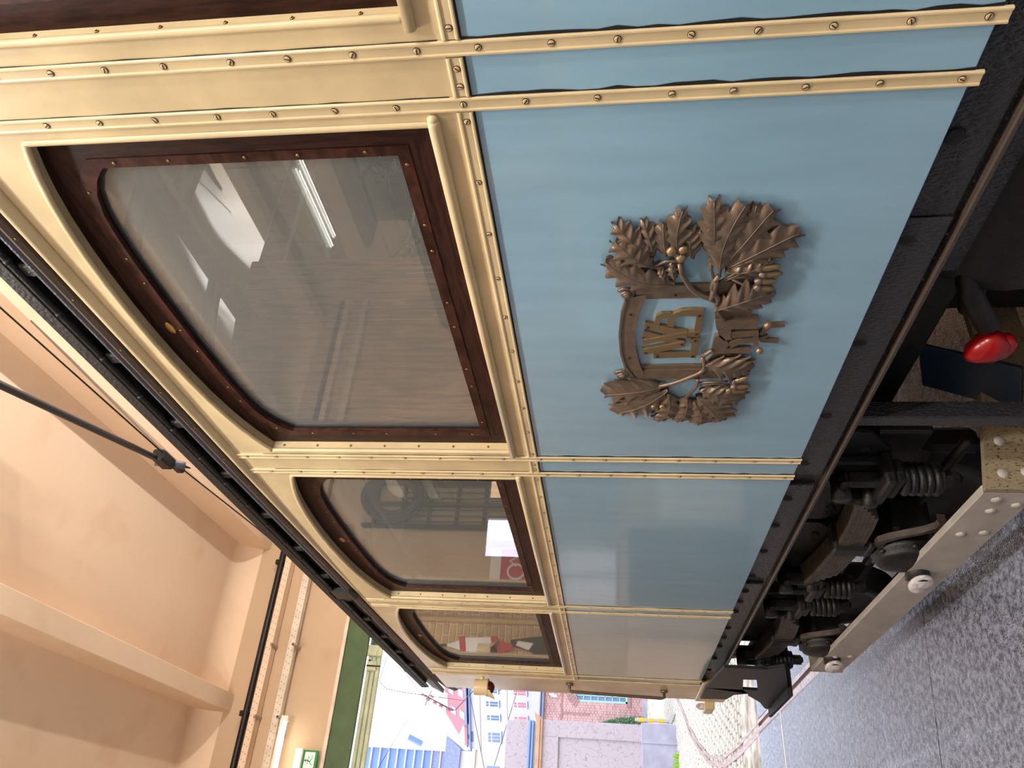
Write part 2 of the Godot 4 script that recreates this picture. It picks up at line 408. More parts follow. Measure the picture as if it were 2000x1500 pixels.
func hall():
	# floor slabs, a gap at the joint, grooves for the two rails
	var s := st()
	var xs := [[-5.0, 1.39], [1.52, 2.85], [2.98, 7.0]]
	for e in xs:
		var a: float = e[0]; var b: float = e[1]
		flat_poly(s, rows([[a, 7], [b, 7], [b, jz(b) + 0.006], [a, jz(a) + 0.006]]), -0.3, 0)
		flat_poly(s, rows([[a, jz(a) - 0.006], [b, jz(b) - 0.006], [b, -7.84], [a, -7.84]]), -0.3, 0)
		flat_poly(s, rows([[a, -7.88], [b, -7.88], [b, -9.12], [a, -9.12]]), -0.3, 0)
	var fl = struct("floor", s, "concrete")
	s = st(); bx(s, Vector3(-5, -0.4, -9.1), Vector3(7, -0.045, 7)); mk("joint_bed", s, "joint", fl)
	s = st()
	for e in xs: bx(s, Vector3(e[0], -0.02, -7.88), Vector3(e[1], 0.002, -7.84))
	mk("threshold_strip", s, "white_line", fl)
	# two rails, straight through the gate and then curving right in the yard
	var path := [[1.42, 7], [1.42, -6], [1.40, -9], [1.37, -10.6], [1.41, -12.2], [1.65, -14.1], [2.03, -15.6], [2.6, -17.5], [3.07, -18.6], [3.8, -20.6], [5.0, -23], [6.8, -26], [9.5, -30]]
	var far := []
	for i in path.size():
		var a: Array = path[maxi(i - 1, 0)]; var b: Array = path[mini(i + 1, path.size() - 1)]
		var t := Vector2(b[0] - a[0], b[1] - a[1]).normalized()
		far.append([path[i][0] - t.y * 1.458, path[i][1] + t.x * 1.458])
	var lab := ["near steel rail running out from under the tram and curving through the gateway", "far steel rail beyond the tram, curving right across the yard"]
	for k in 2:
		s = st()
		sweep_plan(s, [[0.035, -0.1], [0.035, 0.0], [-0.035, 0.0], [-0.035, -0.1]], [path, far][k])
		var rl = mk("rail", s, "rail_steel"); tag(rl, lab[k], "rail")
		s = st()
		sweep_plan(s, [[-0.034, -0.1], [-0.034, -0.03], [-0.075, -0.03], [-0.075, 0.001], [-0.11, 0.001], [-0.11, -0.1]], [path, far][k])
		mk("guard_lip", s, "rail_steel", rl)
	# gate wall: pieces round the opening, x 0.45 to 3.95, up to 4.72
	s = st()
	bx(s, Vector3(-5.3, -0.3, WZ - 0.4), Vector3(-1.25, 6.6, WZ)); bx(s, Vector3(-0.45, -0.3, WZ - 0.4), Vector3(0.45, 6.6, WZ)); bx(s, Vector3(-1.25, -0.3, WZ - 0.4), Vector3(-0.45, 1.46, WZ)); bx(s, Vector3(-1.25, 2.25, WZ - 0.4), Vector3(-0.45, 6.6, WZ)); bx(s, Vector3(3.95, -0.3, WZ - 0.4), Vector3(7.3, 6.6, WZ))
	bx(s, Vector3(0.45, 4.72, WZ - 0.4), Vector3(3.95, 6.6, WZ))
	struct("wall_front", s, "gate_wall_shaded")
	s = st()
	for x in [-1.25, -0.89, -0.49]: bx(s, Vector3(x, 1.46, WZ - 0.25), Vector3(x + 0.04, 2.25, WZ - 0.2), 0.004)
	for y in [1.46, 2.21]: bx(s, Vector3(-1.25, y, WZ - 0.25), Vector3(-0.45, y + 0.04, WZ - 0.2), 0.004)
	var gw = struct("window_9", s, "gate_green")
	s = st(); bx(s, Vector3(-1.25, 1.46, WZ - 0.226), Vector3(-0.45, 2.25, WZ - 0.222)); mk("pane", s, "glass", gw)
	s = st(); bx(s, Vector3(-5.3, -0.3, 7.0), Vector3(7.3, 6.6, 7.3)); struct("wall_back", s, "hall_wall")
	s = st(); bx(s, Vector3(7.0, -0.3, WZ), Vector3(7.3, 6.6, 7.0)); struct("wall_right", s, "hall_wall")
	# left wall; three tall unseen windows added to let daylight in
	s = st()
	bx(s, Vector3(-5.3, -0.3, WZ), Vector3(-5.0, 3.0, 7)); bx(s, Vector3(-5.3, 5.4, WZ), Vector3(-5.0, 6.6, 7))
	var gaps := [[-3.9, -1.0], [-0.2, 2.8], [3.6, 6.6]]
	var z0 := WZ
	for g in gaps: bx(s, Vector3(-5.3, 3.0, z0), Vector3(-5.0, 5.4, g[0])); z0 = g[1]
	bx(s, Vector3(-5.3, 3.0, z0), Vector3(-5.0, 5.4, 7))
	struct("wall_left", s, "hall_wall")
	for i in gaps.size():
		var g: Array = gaps[i]
		s = st()
		for k in 5:
			var z: float = lerpf(g[0], g[1], k / 4.0)
			bx(s, Vector3(-5.2, 3.0, z - 0.03), Vector3(-5.1, 5.4, z + 0.03))
		for y in [3.03, 3.8, 4.6, 5.37]: bx(s, Vector3(-5.2, y - 0.03, g[0]), Vector3(-5.1, y + 0.03, g[1]))
		var w = struct("window_%d" % (i + 1), s, "gate_green")
		s = st(); bx(s, Vector3(-5.155, 3.0, g[0]), Vector3(-5.15, 5.4, g[1])); mk("pane", s, "glass", w)
	# ceiling slab with beams, hollow moulding where it meets the gate wall
	s = st(); bx(s, Vector3(-5.3, 6.28, WZ - 0.4), Vector3(7.3, 6.7, 7.3)); struct("ceiling", s, "hall_wall")
	for i in BEAMS.size():
		s = st(); bx(s, Vector3(BEAMS[i], 5.93, WZ), Vector3(BEAMS[i] + 0.2, 6.3, 7.0), 0.008)
		struct("trim_%d" % (i + 1), s, "hall_wall")
	for i in BEAMS.size() - 1:
		s = st(true)
		var x0: float = BEAMS[i] + 0.2; var x1: float = BEAMS[i + 1]; var r0 := 0.26
		for k in 10:
			var a := PI / 2 * k / 10.0; var b := PI / 2 * (k + 1) / 10.0
			var P := Vector2(WZ + r0 - r0 * cos(a), 6.28 - r0 + r0 * sin(a)); var Q := Vector2(WZ + r0 - r0 * cos(b), 6.28 - r0 + r0 * sin(b))
			quad(s, Vector3(x0, P.y, P.x), Vector3(x1, P.y, P.x), Vector3(x1, Q.y, Q.x), Vector3(x0, Q.y, Q.x), Vector3(0, -1, 1))
			quad(s, Vector3(x0, 6.3, P.x), Vector3(x1, 6.3, P.x), Vector3(x1, 6.3, Q.x), Vector3(x0, 6.3, Q.x), Vector3(0, 1, 0))
		struct("trim_%d" % (i + 8), s, "hall_wall")
	# head of the gate: pale bead, green board, pale track behind
	s = st(); bx(s, Vector3(0.45, 4.70, WZ), Vector3(3.95, 4.745, WZ + 0.02), 0.006); struct("trim_20", s, "hall_white")
	s = st(); bx(s, Vector3(0.45, 4.43, WZ - 0.06), Vector3(3.95, 4.72, WZ - 0.01), 0.004)
	var gate = struct("door_1", s, "gate_green")
	s = st()
	for y in [4.40, 4.345, 4.29]: bx(s, Vector3(0.45, y - 0.02, WZ - 0.14), Vector3(2.02, y + 0.022, WZ - 0.08), 0.006)
	mk("track", s, "gate_pale", gate)
	s = st()
	for y in [4.40, 4.345, 4.29]: bx(s, Vector3(2.12, y - 0.02, WZ - 0.14), Vector3(3.95, y + 0.022, WZ - 0.08), 0.006)
	mk("track", s, "gate_green", gate)
	s = st(); bx(s, Vector3(2.0, 4.25, WZ - 0.08), Vector3(2.13, 4.44, WZ - 0.05), 0.01); bx(s, Vector3(1.83, 4.30, WZ - 0.08), Vector3(1.95, 4.42, WZ - 0.055), 0.01)
	mk("hinge_plate", s, "gate_pale", gate)
	s = st(true); tube(s, [Vector3(1.89, 4.42, WZ - 0.05), Vector3(1.885, 4.25, WZ - 0.04)], 0.008); ball(s, Vector3(1.95, 4.39, WZ - 0.05), 0.012); mk("bolt", s, "iron", gate)
	s = st()
	bx(s, Vector3(0.45, 0.0, WZ - 0.14), Vector3(0.53, 4.43, WZ - 0.02), 0.006); bx(s, Vector3(3.87, 0, WZ - 0.14), Vector3(3.95, 4.43, WZ - 0.02), 0.006)
	mk("jamb", s, "gate_green", gate)

func hall_fittings():
	# unseen lamps added to brighten the hall, drawn as fluorescent battens
	var spots := [[0.1, 4.6, 4.0], [0.0, 4.6, 0.9], [-3.9, 4.4, 4.0], [4.9, 3.9, -2.0], [4.9, 3.9, -5.0], [-0.1, 5.1, -1.6]]
	for i in spots.size():
		var p: Array = spots[i]; var c := Vector3(p[0], p[1], p[2])
		var t = base("added_hall_lamp", ["unseen lamp added over the aisle behind the camera", "unseen lamp added over the aisle right above the camera", "unseen lamp added by the left wall, beyond the added tram", "unseen lamp added on the far side of the tram, rear one", "unseen lamp added on the far side of the tram, nearest the gate", "unseen lamp added over the aisle nearest the gate"][i], "lamp", c, null, "added hall lamps")
		var s := st(); bx(s, Vector3(-0.05, 0.03, -0.75), Vector3(0.05, 0.09, 0.75), 0.01); mk("batten", s, "lamp_white", t)
		s = st(true); tube(s, [Vector3(0, 0, -0.72), Vector3(0, 0, 0.72)], 0.018, 10); mk("tube_light", s, "tube_glow", t)
		for z in [-0.6, 0.6]:
			s = st(); tube(s, [Vector3(0, 0.09, z), Vector3(0, 6.29 - p[1], z)], 0.006, 6); mk("hanger", s, "zinc", t)
		for k in 3:
			var o := OmniLight3D.new(); o.name = "added_lamp_light_%d_%d" % [i, k]
			o.light_color = Color(1.0, 0.995, 0.985); o.light_energy = [4.0, 1.5, 1.4, 2.2, 1.5, 1.6][i]; o.light_size = 0.06; o.omni_range = 30; o.omni_attenuation = 2.0; o.shadow_enabled = true
			o.position = c + Vector3(0, -0.08, (k - 1) * 0.5); add_child(o)
	var tw = base("twin_tube_lamp", "twin fluorescent tubes by the left wall, mirrored as a streak in the large window", "lamp", Vector3(-4.0, 4.95, -6.1))
	var q := st(); bx(q, Vector3(-0.14, 0.03, -0.75), Vector3(0.14, 0.09, 0.75), 0.01); mk("batten", q, "lamp_white", tw)
	for x in [-0.08, 0.08]:
		q = st(true); tube(q, [Vector3(x, 0, -0.62), Vector3(x, 0, 0.62)], 0.013, 10); mk("tube_light", q, "tube_glow_strong", tw)
		var al := AreaLight3D.new(); al.name = "twin_tube_light_%d" % (1 if x > 0 else 0); al.area_size = Vector2(0.025, 1.2); al.light_color = Color(1, 0.97, 0.92); al.light_energy = 0.15; al.area_range = 30; al.shadow_enabled = true
		al.transform = Transform3D(Basis(Vector3.RIGHT, -PI / 2), Vector3(-4.0 + x, 4.92, -6.1)); add_child(al)
	q = st()
	for z in [-0.6, 0.6]: tube(q, [Vector3(0, 0.09, z), Vector3(0, 1.34, z)], 0.006, 6)
	mk("hanger", q, "zinc", tw)
	var s := st(true)
	tube(s, [Vector3(-4.9, 5.69, WZ + 0.11), Vector3(6.9, 5.69, WZ + 0.11)], 0.036, 12)
	var pp = mk("black_pipe", s, "pipe_black"); tag(pp, "black painted pipe along the top of the gate wall, above the cable trunking", "pipe")
	s = st()
	for x in [0.2, 1.27, 3.05]:
		bx(s, Vector3(x - 0.02, 5.64, WZ), Vector3(x + 0.02, 5.74, WZ + 0.09), 0.004); bx(s, Vector3(x - 0.03, 5.71, WZ + 0.08), Vector3(x + 0.03, 5.755, WZ + 0.14), 0.004)
	mk("clip", s, "pipe_black", pp)
	var lab := ["upper cable trunking, shaded below, right under the black pipe", "lower white cable trunking with rows of small holes"]
	var yy := [[5.545, 5.625], [5.265, 5.355]]
	for k in 2:
		s = st(); bx(s, Vector3(-4.9, yy[k][0], WZ + [0.02, 0.06][k]), Vector3(6.9, yy[k][1], WZ + 0.15), 0.006)
		var t = mk("cable_trunking", s, ["hall_wall", "hall_white"][k]); tag(t, lab[k], "trunking", "cable trunkings on the gate wall")
		s = st()
		for i in 60:
			var x := -0.5 + i * 0.075
			for e in 2:
				var y: float = lerpf(yy[k][0], yy[k][1], 0.3 + 0.4 * e)
				bx(s, Vector3(x + e * 0.02, y - 0.004, WZ + 0.149), Vector3(x + e * 0.02 + 0.008, y + 0.004, WZ + 0.1515))
		tag(mk("hole", s, "joint", t), "", "", "", "stuff")
	for x in [2.03, 1.24]:
		s = st()
		bx(s, Vector3(x - 0.015, 5.53, WZ), Vector3(x + 0.015, 5.55, WZ + 0.2), 0.003)
		bx(s, Vector3(x - 0.015, 5.24, WZ), Vector3(x + 0.015, 5.262, WZ + 0.24), 0.003)
		bx(s, Vector3(x - 0.012, 5.2, WZ + 0.22), Vector3(x + 0.012, 5.27, WZ + 0.24), 0.003)
		var b = mk("wall_bracket", s, "zinc"); tag(b, "zinc bracket arms holding the trunkings, %s" % ("near the tram's roof" if x > 1.6 else "behind the lit lamp"), "bracket", "trunking brackets")
	# lit lamp on the gate wall
	var t = base("wall_lamp", "white fluorescent lamp burning on the gate wall below the trunking", "lamp", Vector3(0.60, 5.18, WZ + 0.2))
	s = st(); bx(s, Vector3(-0.70, 0.0, -0.04), Vector3(0.66, 0.035, 0.04), 0.008); mk("batten", s, "lamp_white", t)
	s = st(); bx(s, Vector3(0.60, -0.045, -0.03), Vector3(0.66, 0.002, 0.03), 0.006); bx(s, Vector3(-0.70, -0.045, -0.03), Vector3(-0.64, 0.002, 0.03), 0.006); mk("socket", s, "lamp_white", t)
	s = st(true); tube(s, [Vector3(-0.64, -0.02, 0.005), Vector3(0.60, -0.02, 0.005)], 0.018, 10); mk("tube_light", s, "tube_glow", t)
	s = st(); bx(s, Vector3(-0.35, 0.03, -0.2), Vector3(-0.3, 0.045, 0.0)); bx(s, Vector3(0.45, 0.03, -0.2), Vector3(0.5, 0.045, 0.0)); mk("arm", s, "zinc", t)
	for k in 3:
		var o := OmniLight3D.new(); o.name = "wall_lamp_light_%d" % k
		o.light_color = Color(1.0, 0.96, 0.88); o.light_energy = 0.025; o.light_size = 0.05; o.omni_range = 30; o.omni_attenuation = 2; o.shadow_enabled = true
		o.position = Vector3(0.6 + (k - 1) * 0.4, 5.10, WZ + 0.23); add_child(o)
	# emergency exit sign
	t = base("exit_sign", "green emergency exit sign with a white running figure, under a white lamp box", "sign", Vector3(0.74, 4.85, WZ + 0.08))
	s = st(); bx(s, Vector3(-0.23, 0.075, -0.08), Vector3(0.21, 0.16, 0.05), 0.008); mk("lamp_box", s, "lamp_white", t)
	s = st(); bx(s, Vector3(-0.22, -0.09, -0.012), Vector3(0.20, 0.075, 0.008), 0.003); mk("plate", s, "sign_green", t)
	s = st(); bx(s, Vector3(0.02, -0.06, 0.0), Vector3(0.18, 0.055, 0.0105)); 
	front_poly(s, rows([[-0.19, 0.0], [-0.13, 0.05], [-0.13, 0.018], [-0.03, 0.018], [-0.03, -0.018], [-0.13, -0.018], [-0.13, -0.05]]), 0.0, 0.0105)
	mk("field", s, "sign_white", t)
	s = st()
	for e in [[[0.098, 0.022], [0.085, -0.012], 0.013], [[0.096, 0.018], [0.065, 0.012], 0.006], [[0.065, 0.012], [0.052, 0.024], 0.005], [[0.1, 0.018], [0.125, 0.002], 0.006], [[0.125, 0.002], [0.14, 0.012], 0.005], [[0.085, -0.012], [0.06, -0.026], 0.007], [[0.06, -0.026], [0.055, -0.05], 0.006], [[0.087, -0.012], [0.115, -0.03], 0.007], [[0.115, -0.03], [0.15, -0.034], 0.006]]:
		bar2(s, Vector2(e[0][0], e[0][1]), Vector2(e[1][0], e[1][1]), e[2], 0.0, 0.0125)
	var circ := PackedVector2Array()
	for k in 12: circ.append(Vector2(0.095 + 0.012 * cos(TAU * k / 12), 0.04 + 0.012 * sin(TAU * k / 12)))
	front_poly(s, circ, 0.0, 0.0125)
	mk("running_figure", s, "sign_green", t)
	# contact wire over the track, its feeder rod and clamp
	s = st(true)
	tube(s, [Vector3(2.2, 4.60, 6.9), Vector3(2.2, 4.582, -2.73), Vector3(2.2, 4.54, -4.42), Vector3(2.2, 4.42, -5.64), Vector3(2.2, 4.36, -6.6), Vector3(2.2, 4.30, -8.0), Vector3(2.2, 4.28, -9.3), Vector3(2.45, 4.9, -14), Vector3(3.4, 5.2, -20), Vector3(7, 5.4, -28)], 0.006, 6)
	tag(mk("contact_wire", s, "wire"), "thin dark contact wire running above the tram and out through the gateway", "wire")
	s = st(true)
	tube(s, [Vector3(2.18, 4.585, -4.40), Vector3(1.30, 4.60, -0.2), Vector3(-0.1, 4.62, 6.9)], 0.021, 12)
	tag(mk("feeder_rod", s, "pipe_black"), "thick black rod meeting the contact wire at the clamp above the tram roof", "rod")
	t = base("wire_clamp", "insulated clamp and strut joining the rod to the contact wire", "clamp", Vector3(2.2, 4.55, -4.45))
	s = st(); bx(s, Vector3(-0.05, -0.02, -0.03), Vector3(0.03, 0.07, 0.14), 0.012); mk("socket", s, "iron", t)
	s = st(true); tube(s, [Vector3(-0.02, 0.10, 0.03), Vector3(0.0, 0.02, -0.02), Vector3(0.01, -0.06, -0.08)], 0.026, 10); mk("insulator", s, "lead", t)
	s = st(true); tube(s, [Vector3(0.01, -0.05, -0.08), Vector3(0.03, -0.05, -0.16), Vector3(0.05, 0.0, -0.19), Vector3(0.05, 0.05, -0.15), Vector3(0.02, 0.06, -0.10)], 0.006, 6); mk("loop", s, "iron", t)
	s = st(); bx(s, Vector3(-0.02, -0.03, -0.15), Vector3(0.02, 0.03, -0.05), 0.01); mk("jaw", s, "iron", t)
	s = st(); side_poly(s, rows([[0.0, 0.03], [0.05, 0.0], [0.0, 1.39], [-0.5, 1.39]]), 0.0, 0.012)
	mk("strut", s, "roof_grey", t).rotation.z = -0.66

func bar2(s: SurfaceTool, a: Vector2, b: Vector2, w: float, z0: float, z1: float):
	var n := (b - a).normalized().orthogonal() * w * 0.5; var e := (b - a).normalized() * w * 0.3
	front_poly(s, PackedVector2Array([a - e + n, a - e - n, b + e - n, b + e + n]), z0, z1)

func added_shade_tram():
	# unseen tram body added left of the camera to shade aisle and undercarriage
	var t = base("added_shade_tram", "unseen tram body added on the left to shade the aisle and low parts", "tram", Vector3(-2.6, 0, 1.6))
	var s := st(); bx(s, Vector3(-1.1, 0.95, -6.6), Vector3(1.25, 1.77, 5.3), 0.03); mk("lower_body", s, "blue", t)
	s = st(); bx(s, Vector3(-1.09, 1.77, -6.6), Vector3(1.24, 2.8, 5.3), 0.03); mk("upper_body", s, "cream", t)
	s = st(); front_poly(s, rows([[-1.14, 2.8], [1.29, 2.8], [1.1, 2.98], [0.5, 3.08], [-0.5, 3.08], [-0.95, 2.98]]), -6.7, 5.3); bx(s, Vector3(-0.6, 3.0, -6.0), Vector3(0.6, 3.5, 5.0), 0.03); bx(s, Vector3(-0.7, 3.5, -6.2), Vector3(0.7, 3.58, 5.1), 0.03); mk("roof", s, "tarred", t)
	for k in 7:
		s = st(); bx(s, Vector3(1.23, 1.9, -6.3 + k * 1.62), Vector3(1.25, 2.65, -5.0 + k * 1.62), 0.008); mk("window", s, "window_dark", t)
	s = st(); bx(s, Vector3(-1.05, 0.45, -6.5), Vector3(1.2, 0.95, 5.2), 0.02); mk("sole_bar", s, "black_paint", t)
	for z in [-3.4, -2.0, 2.4, 3.8]:
		for x in [-0.8, 0.67]:
			s = st(true); lathe(s, [[0, 0], [0.4, 0.0], [0.4, 0.13], [0, 0.13]], Transform3D(Basis(Vector3(0, 1, 0), Vector3(1, 0, 0), Vector3(0, 0, -1)), Vector3(x, 0.4, z)), 24); mk("wheel", s, "iron", t)

# =====================================================================  yard
func building(called: String, label: String, s: SurfaceTool, m: String, at := Vector3.ZERO, turn := 0.0):
	var t = base(called, label, "building", at); t.rotation.y = turn
	mk("wall", s, m, t)
	return t

func yard():
	var s := st(); bx(s, Vector3(-60, -0.5, -160), Vector3(90, -0.05, 40)); var g = struct("ground", s, "paving")
	s = st()
	flat_poly(s, rows([[-8, -9.12], [9, -9.12], [9, -10.2], [-8, -10.4]]), -0.2, -0.004); mk("apron", s, "paving", g)
	# cobbles between and beside the curving rails
	var mm := MultiMesh.new(); mm.transform_format = MultiMesh.TRANSFORM_3D
	s = st(); bx(s, Vector3(-0.065, -0.1, -0.09), Vector3(0.065, 0.0, 0.09), 0.018); mm.mesh = mesh_of(s, "cobble")
	var xf := []
	for iz in 95:
		for ix in 46:
			var x := 0.3 + ix * 0.14 + (0.07 if iz % 2 else 0.0); var z := -10.4 - iz * 0.195
			if z < -21.3 and x < 3.6: continue
			xf.append(Transform3D(Basis(Vector3.UP, rng.randf_range(-0.12, 0.12)), Vector3(x + rng.randf_range(-0.012, 0.012), -0.012 + rng.randf_range(-0.008, 0.006), z)))
	mm.instance_count = xf.size()
	for i in xf.size(): mm.set_instance_transform(i, xf[i])
	var mi := MultiMeshInstance3D.new(); mi.multimesh = mm; put(mi, "cobblestones", g); tag(mi, "", "", "", "stuff")
	# rendered yard wall with pilaster, plinth and coping
	var w = base("yard_wall", "grey-pink rendered yard wall with a recessed panel, plinth and coping", "wall", Vector3(0, 0, -21.5))
	s = st(); bx(s, Vector3(-14, -0.05, -0.5), Vector3(3.30, 3.37, -0.03)); mk("panel", s, "render_grey", w)
	s = st()
	bx(s, Vector3(2.90, 0.83, -0.06), Vector3(3.30, 3.37, 0.03), 0.01); bx(s, Vector3(-14, 2.94, -0.06), Vector3(2.90, 3.37, 0.03), 0.01); mk("pilaster", s, "render_grey", w)
	s = st(); bx(s, Vector3(-14, -0.05, -0.4), Vector3(2.87, 0.83, 0.05), 0.012); bx(s, Vector3(2.86, -0.05, -0.5), Vector3(3.34, 0.845, 0.09), 0.012); mk("plinth", s, "render_plain", w)
	s = st(); front_poly(s, rows([[-14, 3.36], [3.31, 3.36], [3.46, 3.58], [3.1, 3.52], [-14, 3.54]]), -0.6, 0.1); mk("coping", s, "cap_pink", w)
	s = st(); bx(s, Vector3(-14, 3.42, 0.1), Vector3(3.3, 3.455, 0.13), 0.01); mk("coping_roll", s, "cap_pink", w)
	w = base("shed", "taller grey rendered shed with blue flashing behind the yard wall", "shed", Vector3(0, 0, -23))
	s = st(); bx(s, Vector3(-14, 0, -3), Vector3(3.48, 4.5, 0), 0.01); mk("wall", s, "render_grey", w)
	s = st(true); tube(s, [Vector3(-14, 3.76, 0.04), Vector3(3.49, 3.76, 0.04)], 0.035, 8); tube(s, [Vector3(-14, 3.84, 0.04), Vector3(3.49, 3.84, 0.04)], 0.035, 8); mk("flashing", s, "cap_blue", w)
	# bollard
	var bo = base("bollard", "slim post with yellow bands beside the corner of the yard wall", "post", Vector3(3.80, 0, -24))
	s = st(); bx(s, Vector3(-0.03, -0.05, -0.05), Vector3(0.06, 0.93, 0.05), 0.008); mk("post", s, "chimney", bo)
	for y in [[0.66, 0.84], [0.40, 0.55], [0.12, 0.28]]:
		s = st(); bx(s, Vector3(-0.036, y[0], -0.056), Vector3(0.066, y[1], 0.056), 0.008); mk("band", s, "yellow", bo)
	# brick workshop with arched window
	s = st()
	bx(s, Vector3(5.0, -0.1, -6), Vector3(7.22, 5.0, 0)); bx(s, Vector3(9.5, -0.1, -6), Vector3(16, 5.0, 0)); bx(s, Vector3(7.22, -0.1, -6), Vector3(9.5, 0.85, 0)); bx(s, Vector3(7.22, 3.7, -6), Vector3(9.5, 5.0, 0)); bx(s, Vector3(7.22, 0.8, -6), Vector3(9.5, 3.8, -0.5))
	var arch := [[7.22, 3.72], [7.22, 3.25]]
	for k in 9: arch.append([7.22 + 0.285 * k, 3.25 + 0.42 * (1.0 - pow(k / 4.0 - 1.0, 2))])
	arch.append([9.5, 3.72]); front_poly(s, rows(arch), -0.4, 0)
	var b = building("brick_workshop", "pale red brick workshop with an arched green barred window", s, "brickwork", Vector3(0, 0, -41))
	s = st()
	for k in 9:
		var a := lerpf(PI * 0.86, PI * 0.55, k / 8.0)
		bx(s, Vector3(-0.055, -0.18, -0.02), Vector3(0.055, 0.18, 0.03), 0.01, Transform3D(Basis(Vector3(0, 0, 1), a - PI / 2), Vector3(8.36 + 1.36 * cos(a), 2.95 + 0.98 * sin(a), 0)))
	mk("arch_bricks", s, "brick_red", b)
	s = st(); bx(s, Vector3(7.05, 0.70, -0.05), Vector3(9.7, 0.86, 0.06), 0.01); bx(s, Vector3(5, 4.1, -0.02), Vector3(16, 4.16, 0.05)); bx(s, Vector3(6.62, 2.76, -0.02), Vector3(6.68, 4.1, 0.05)); mk("band", s, "brick_red", b)
	var win = base("window", "", "", Vector3.ZERO, b)
	s = st()
	for k in 9: bx(s, Vector3(7.24 + k * 0.28, 0.86, -0.14), Vector3(7.28 + k * 0.28, 3.65, -0.10))
	for k in 8: bx(s, Vector3(7.22, 0.86 + k * 0.36, -0.14), Vector3(9.5, 0.90 + k * 0.36, -0.10))
	bx(s, Vector3(7.22, 0.86, -0.16), Vector3(7.32, 3.5, -0.06)); bx(s, Vector3(7.22, 0.86, -0.16), Vector3(9.5, 0.95, -0.06))
	mk("bars", s, "green_frame", win)
	s = st(); bx(s, Vector3(7.22, 0.86, -0.3), Vector3(9.5, 3.7, -0.2)); mk("pane", s, "window_dark", win)
	s = st(); bx(s, Vector3(4.9, 5.0, -6), Vector3(16, 5.12, 0.25), 0.02); bx(s, Vector3(4.9, 5.14, -6), Vector3(16, 5.22, 0.35), 0.02); mk("eaves", s, "roof_slate", b)
	s = st(); bx(s, Vector3(5, -0.1, -0.1), Vector3(16, 0.12, 0.12)); mk("plinth", s, "render_plain", b)
	s = st(true); tube(s, [Vector3(7.46, 4.75, 0.3), Vector3(7.40, 4.55, 0.32), Vector3(7.36, 4.35, 0.25)], [0.02, 0.08, 0.05], 8); mk("wall_light", s, "lamp_white", b)
	# ivy
	s = st()
	for k in 2600:
		var q := Vector3(rng.randf(), rng.randf(), rng.randf())
		var y := 0.1 + 2.35 * q.x; var half := 0.42 * (1.0 - pow(absf(q.x * 1.6 - 0.35), 2.0) * 0.55)
		var x := 6.13 - 0.12 * q.x + (q.y - 0.5) * 2.0 * half
		var c := Vector3(x, y, -40.6 + q.z * 0.5)
		var bs := Basis(Vector3(rng.randf() - 0.5, rng.randf() - 0.5, rng.randf() - 0.5).normalized(), rng.randf() * TAU) * 0.055
		tri(s, c + bs.x, c - bs.x * 0.6 + bs.y * 0.7, c - bs.x * 0.6 - bs.y * 0.7, Vector3(0, 0, 1))
	tag(mk("ivy", s, "ivy"), "green ivy climbing the brick workshop beside the arched window", "ivy", "", "stuff")
	# grass tuft line at the wall foot
	s = st()
	for k in 420:
		var c := Vector3(rng.randf_range(1.2, 2.6), 0, -21.3 + rng.randf_range(-0.05, 0.12) + 0.6 * rng.randf()); var h := rng.randf_range(0.05, 0.14)
		tri(s, c + Vector3(-0.015, -0.03, 0), c + Vector3(0.015, -0.03, 0), c + Vector3(rng.randf_range(-0.05, 0.05), h, rng.randf_range(-0.03, 0.03)), Vector3(0, 0, 1))
	tag(mk("grass", s, "grass"), "yellow-green grass growing at the foot of the yard wall", "grass", "", "stuff")
	# white apartment house, red roof; local x = minus the distance from its right-hand edge
	s = st(); bx(s, Vector3(-8.3, 0, -9), Vector3(14, 17.6, 0))
	front_poly(s, rows([[-7.7, 17.5], [-4.5, 17.5], [-4.9, 18.5], [-6.1, 19.0], [-7.2, 18.4]]), -0.3, 0.02)
	var a2 = building("apartment_house", "white apartment house with red tiled roof and rows of blue-framed windows", s, "plaster_white", Vector3(17, 0, -90), -atan(0.8))
	for e in [[0.16, 15.97, 14.45], [1.74, 16.0, 14.38], [3.38, 15.92, 14.29], [0.24, 12.83, 11.2], [1.69, 12.8, 11.19], [3.38, 12.8, 11.15], [5.44, 15.75, 14.2], [-1.4, 16, 14.4], [-1.4, 12.8, 11.2], [-3.0, 16, 14.4], [-3.0, 12.8, 11.2]]:
		var wd := 1.26 if e[0] == 5.44 else 0.70
		var wn = base("window", "", "", Vector3(-e[0] - wd, e[2], 0), a2)
		s = st(); bx(s, Vector3(-0.05, -0.05, -0.02), Vector3(wd + 0.05, e[1] - e[2], 0.06), 0.01); mk("frame", s, "office_white", wn)
		s = st()
		for c in ([0, 1, 2] if wd > 1 else [0, 1]):
			var x0: float = 0.05 + c * (wd - 0.05) / (3 if wd > 1 else 2)
			var x1: float = x0 + (wd - 0.05) / (3 if wd > 1 else 2) - 0.05
			bx(s, Vector3(x0, 0.06, 0.03), Vector3(x1, 1.0, 0.07)); bx(s, Vector3(x0, 1.1, 0.03), Vector3(x1, 1.45, 0.07))
		mk("pane", s, "blind_red" if e[1] < 13.5 else "window_dark", wn)
		s = st(); bx(s, Vector3(-0.08, -0.12, 0), Vector3(wd + 0.08, -0.04, 0.14), 0.01); mk("sill", s, "cap_blue", wn)
	s = st(); bx(s, Vector3(-8.4, 17.6, -0.3), Vector3(14, 17.75, 0.4), 0.02); bx(s, Vector3(-4.5, 17.95, 0.2), Vector3(14, 18.1, 0.55), 0.02); mk("eaves", s, "cap_blue", a2)
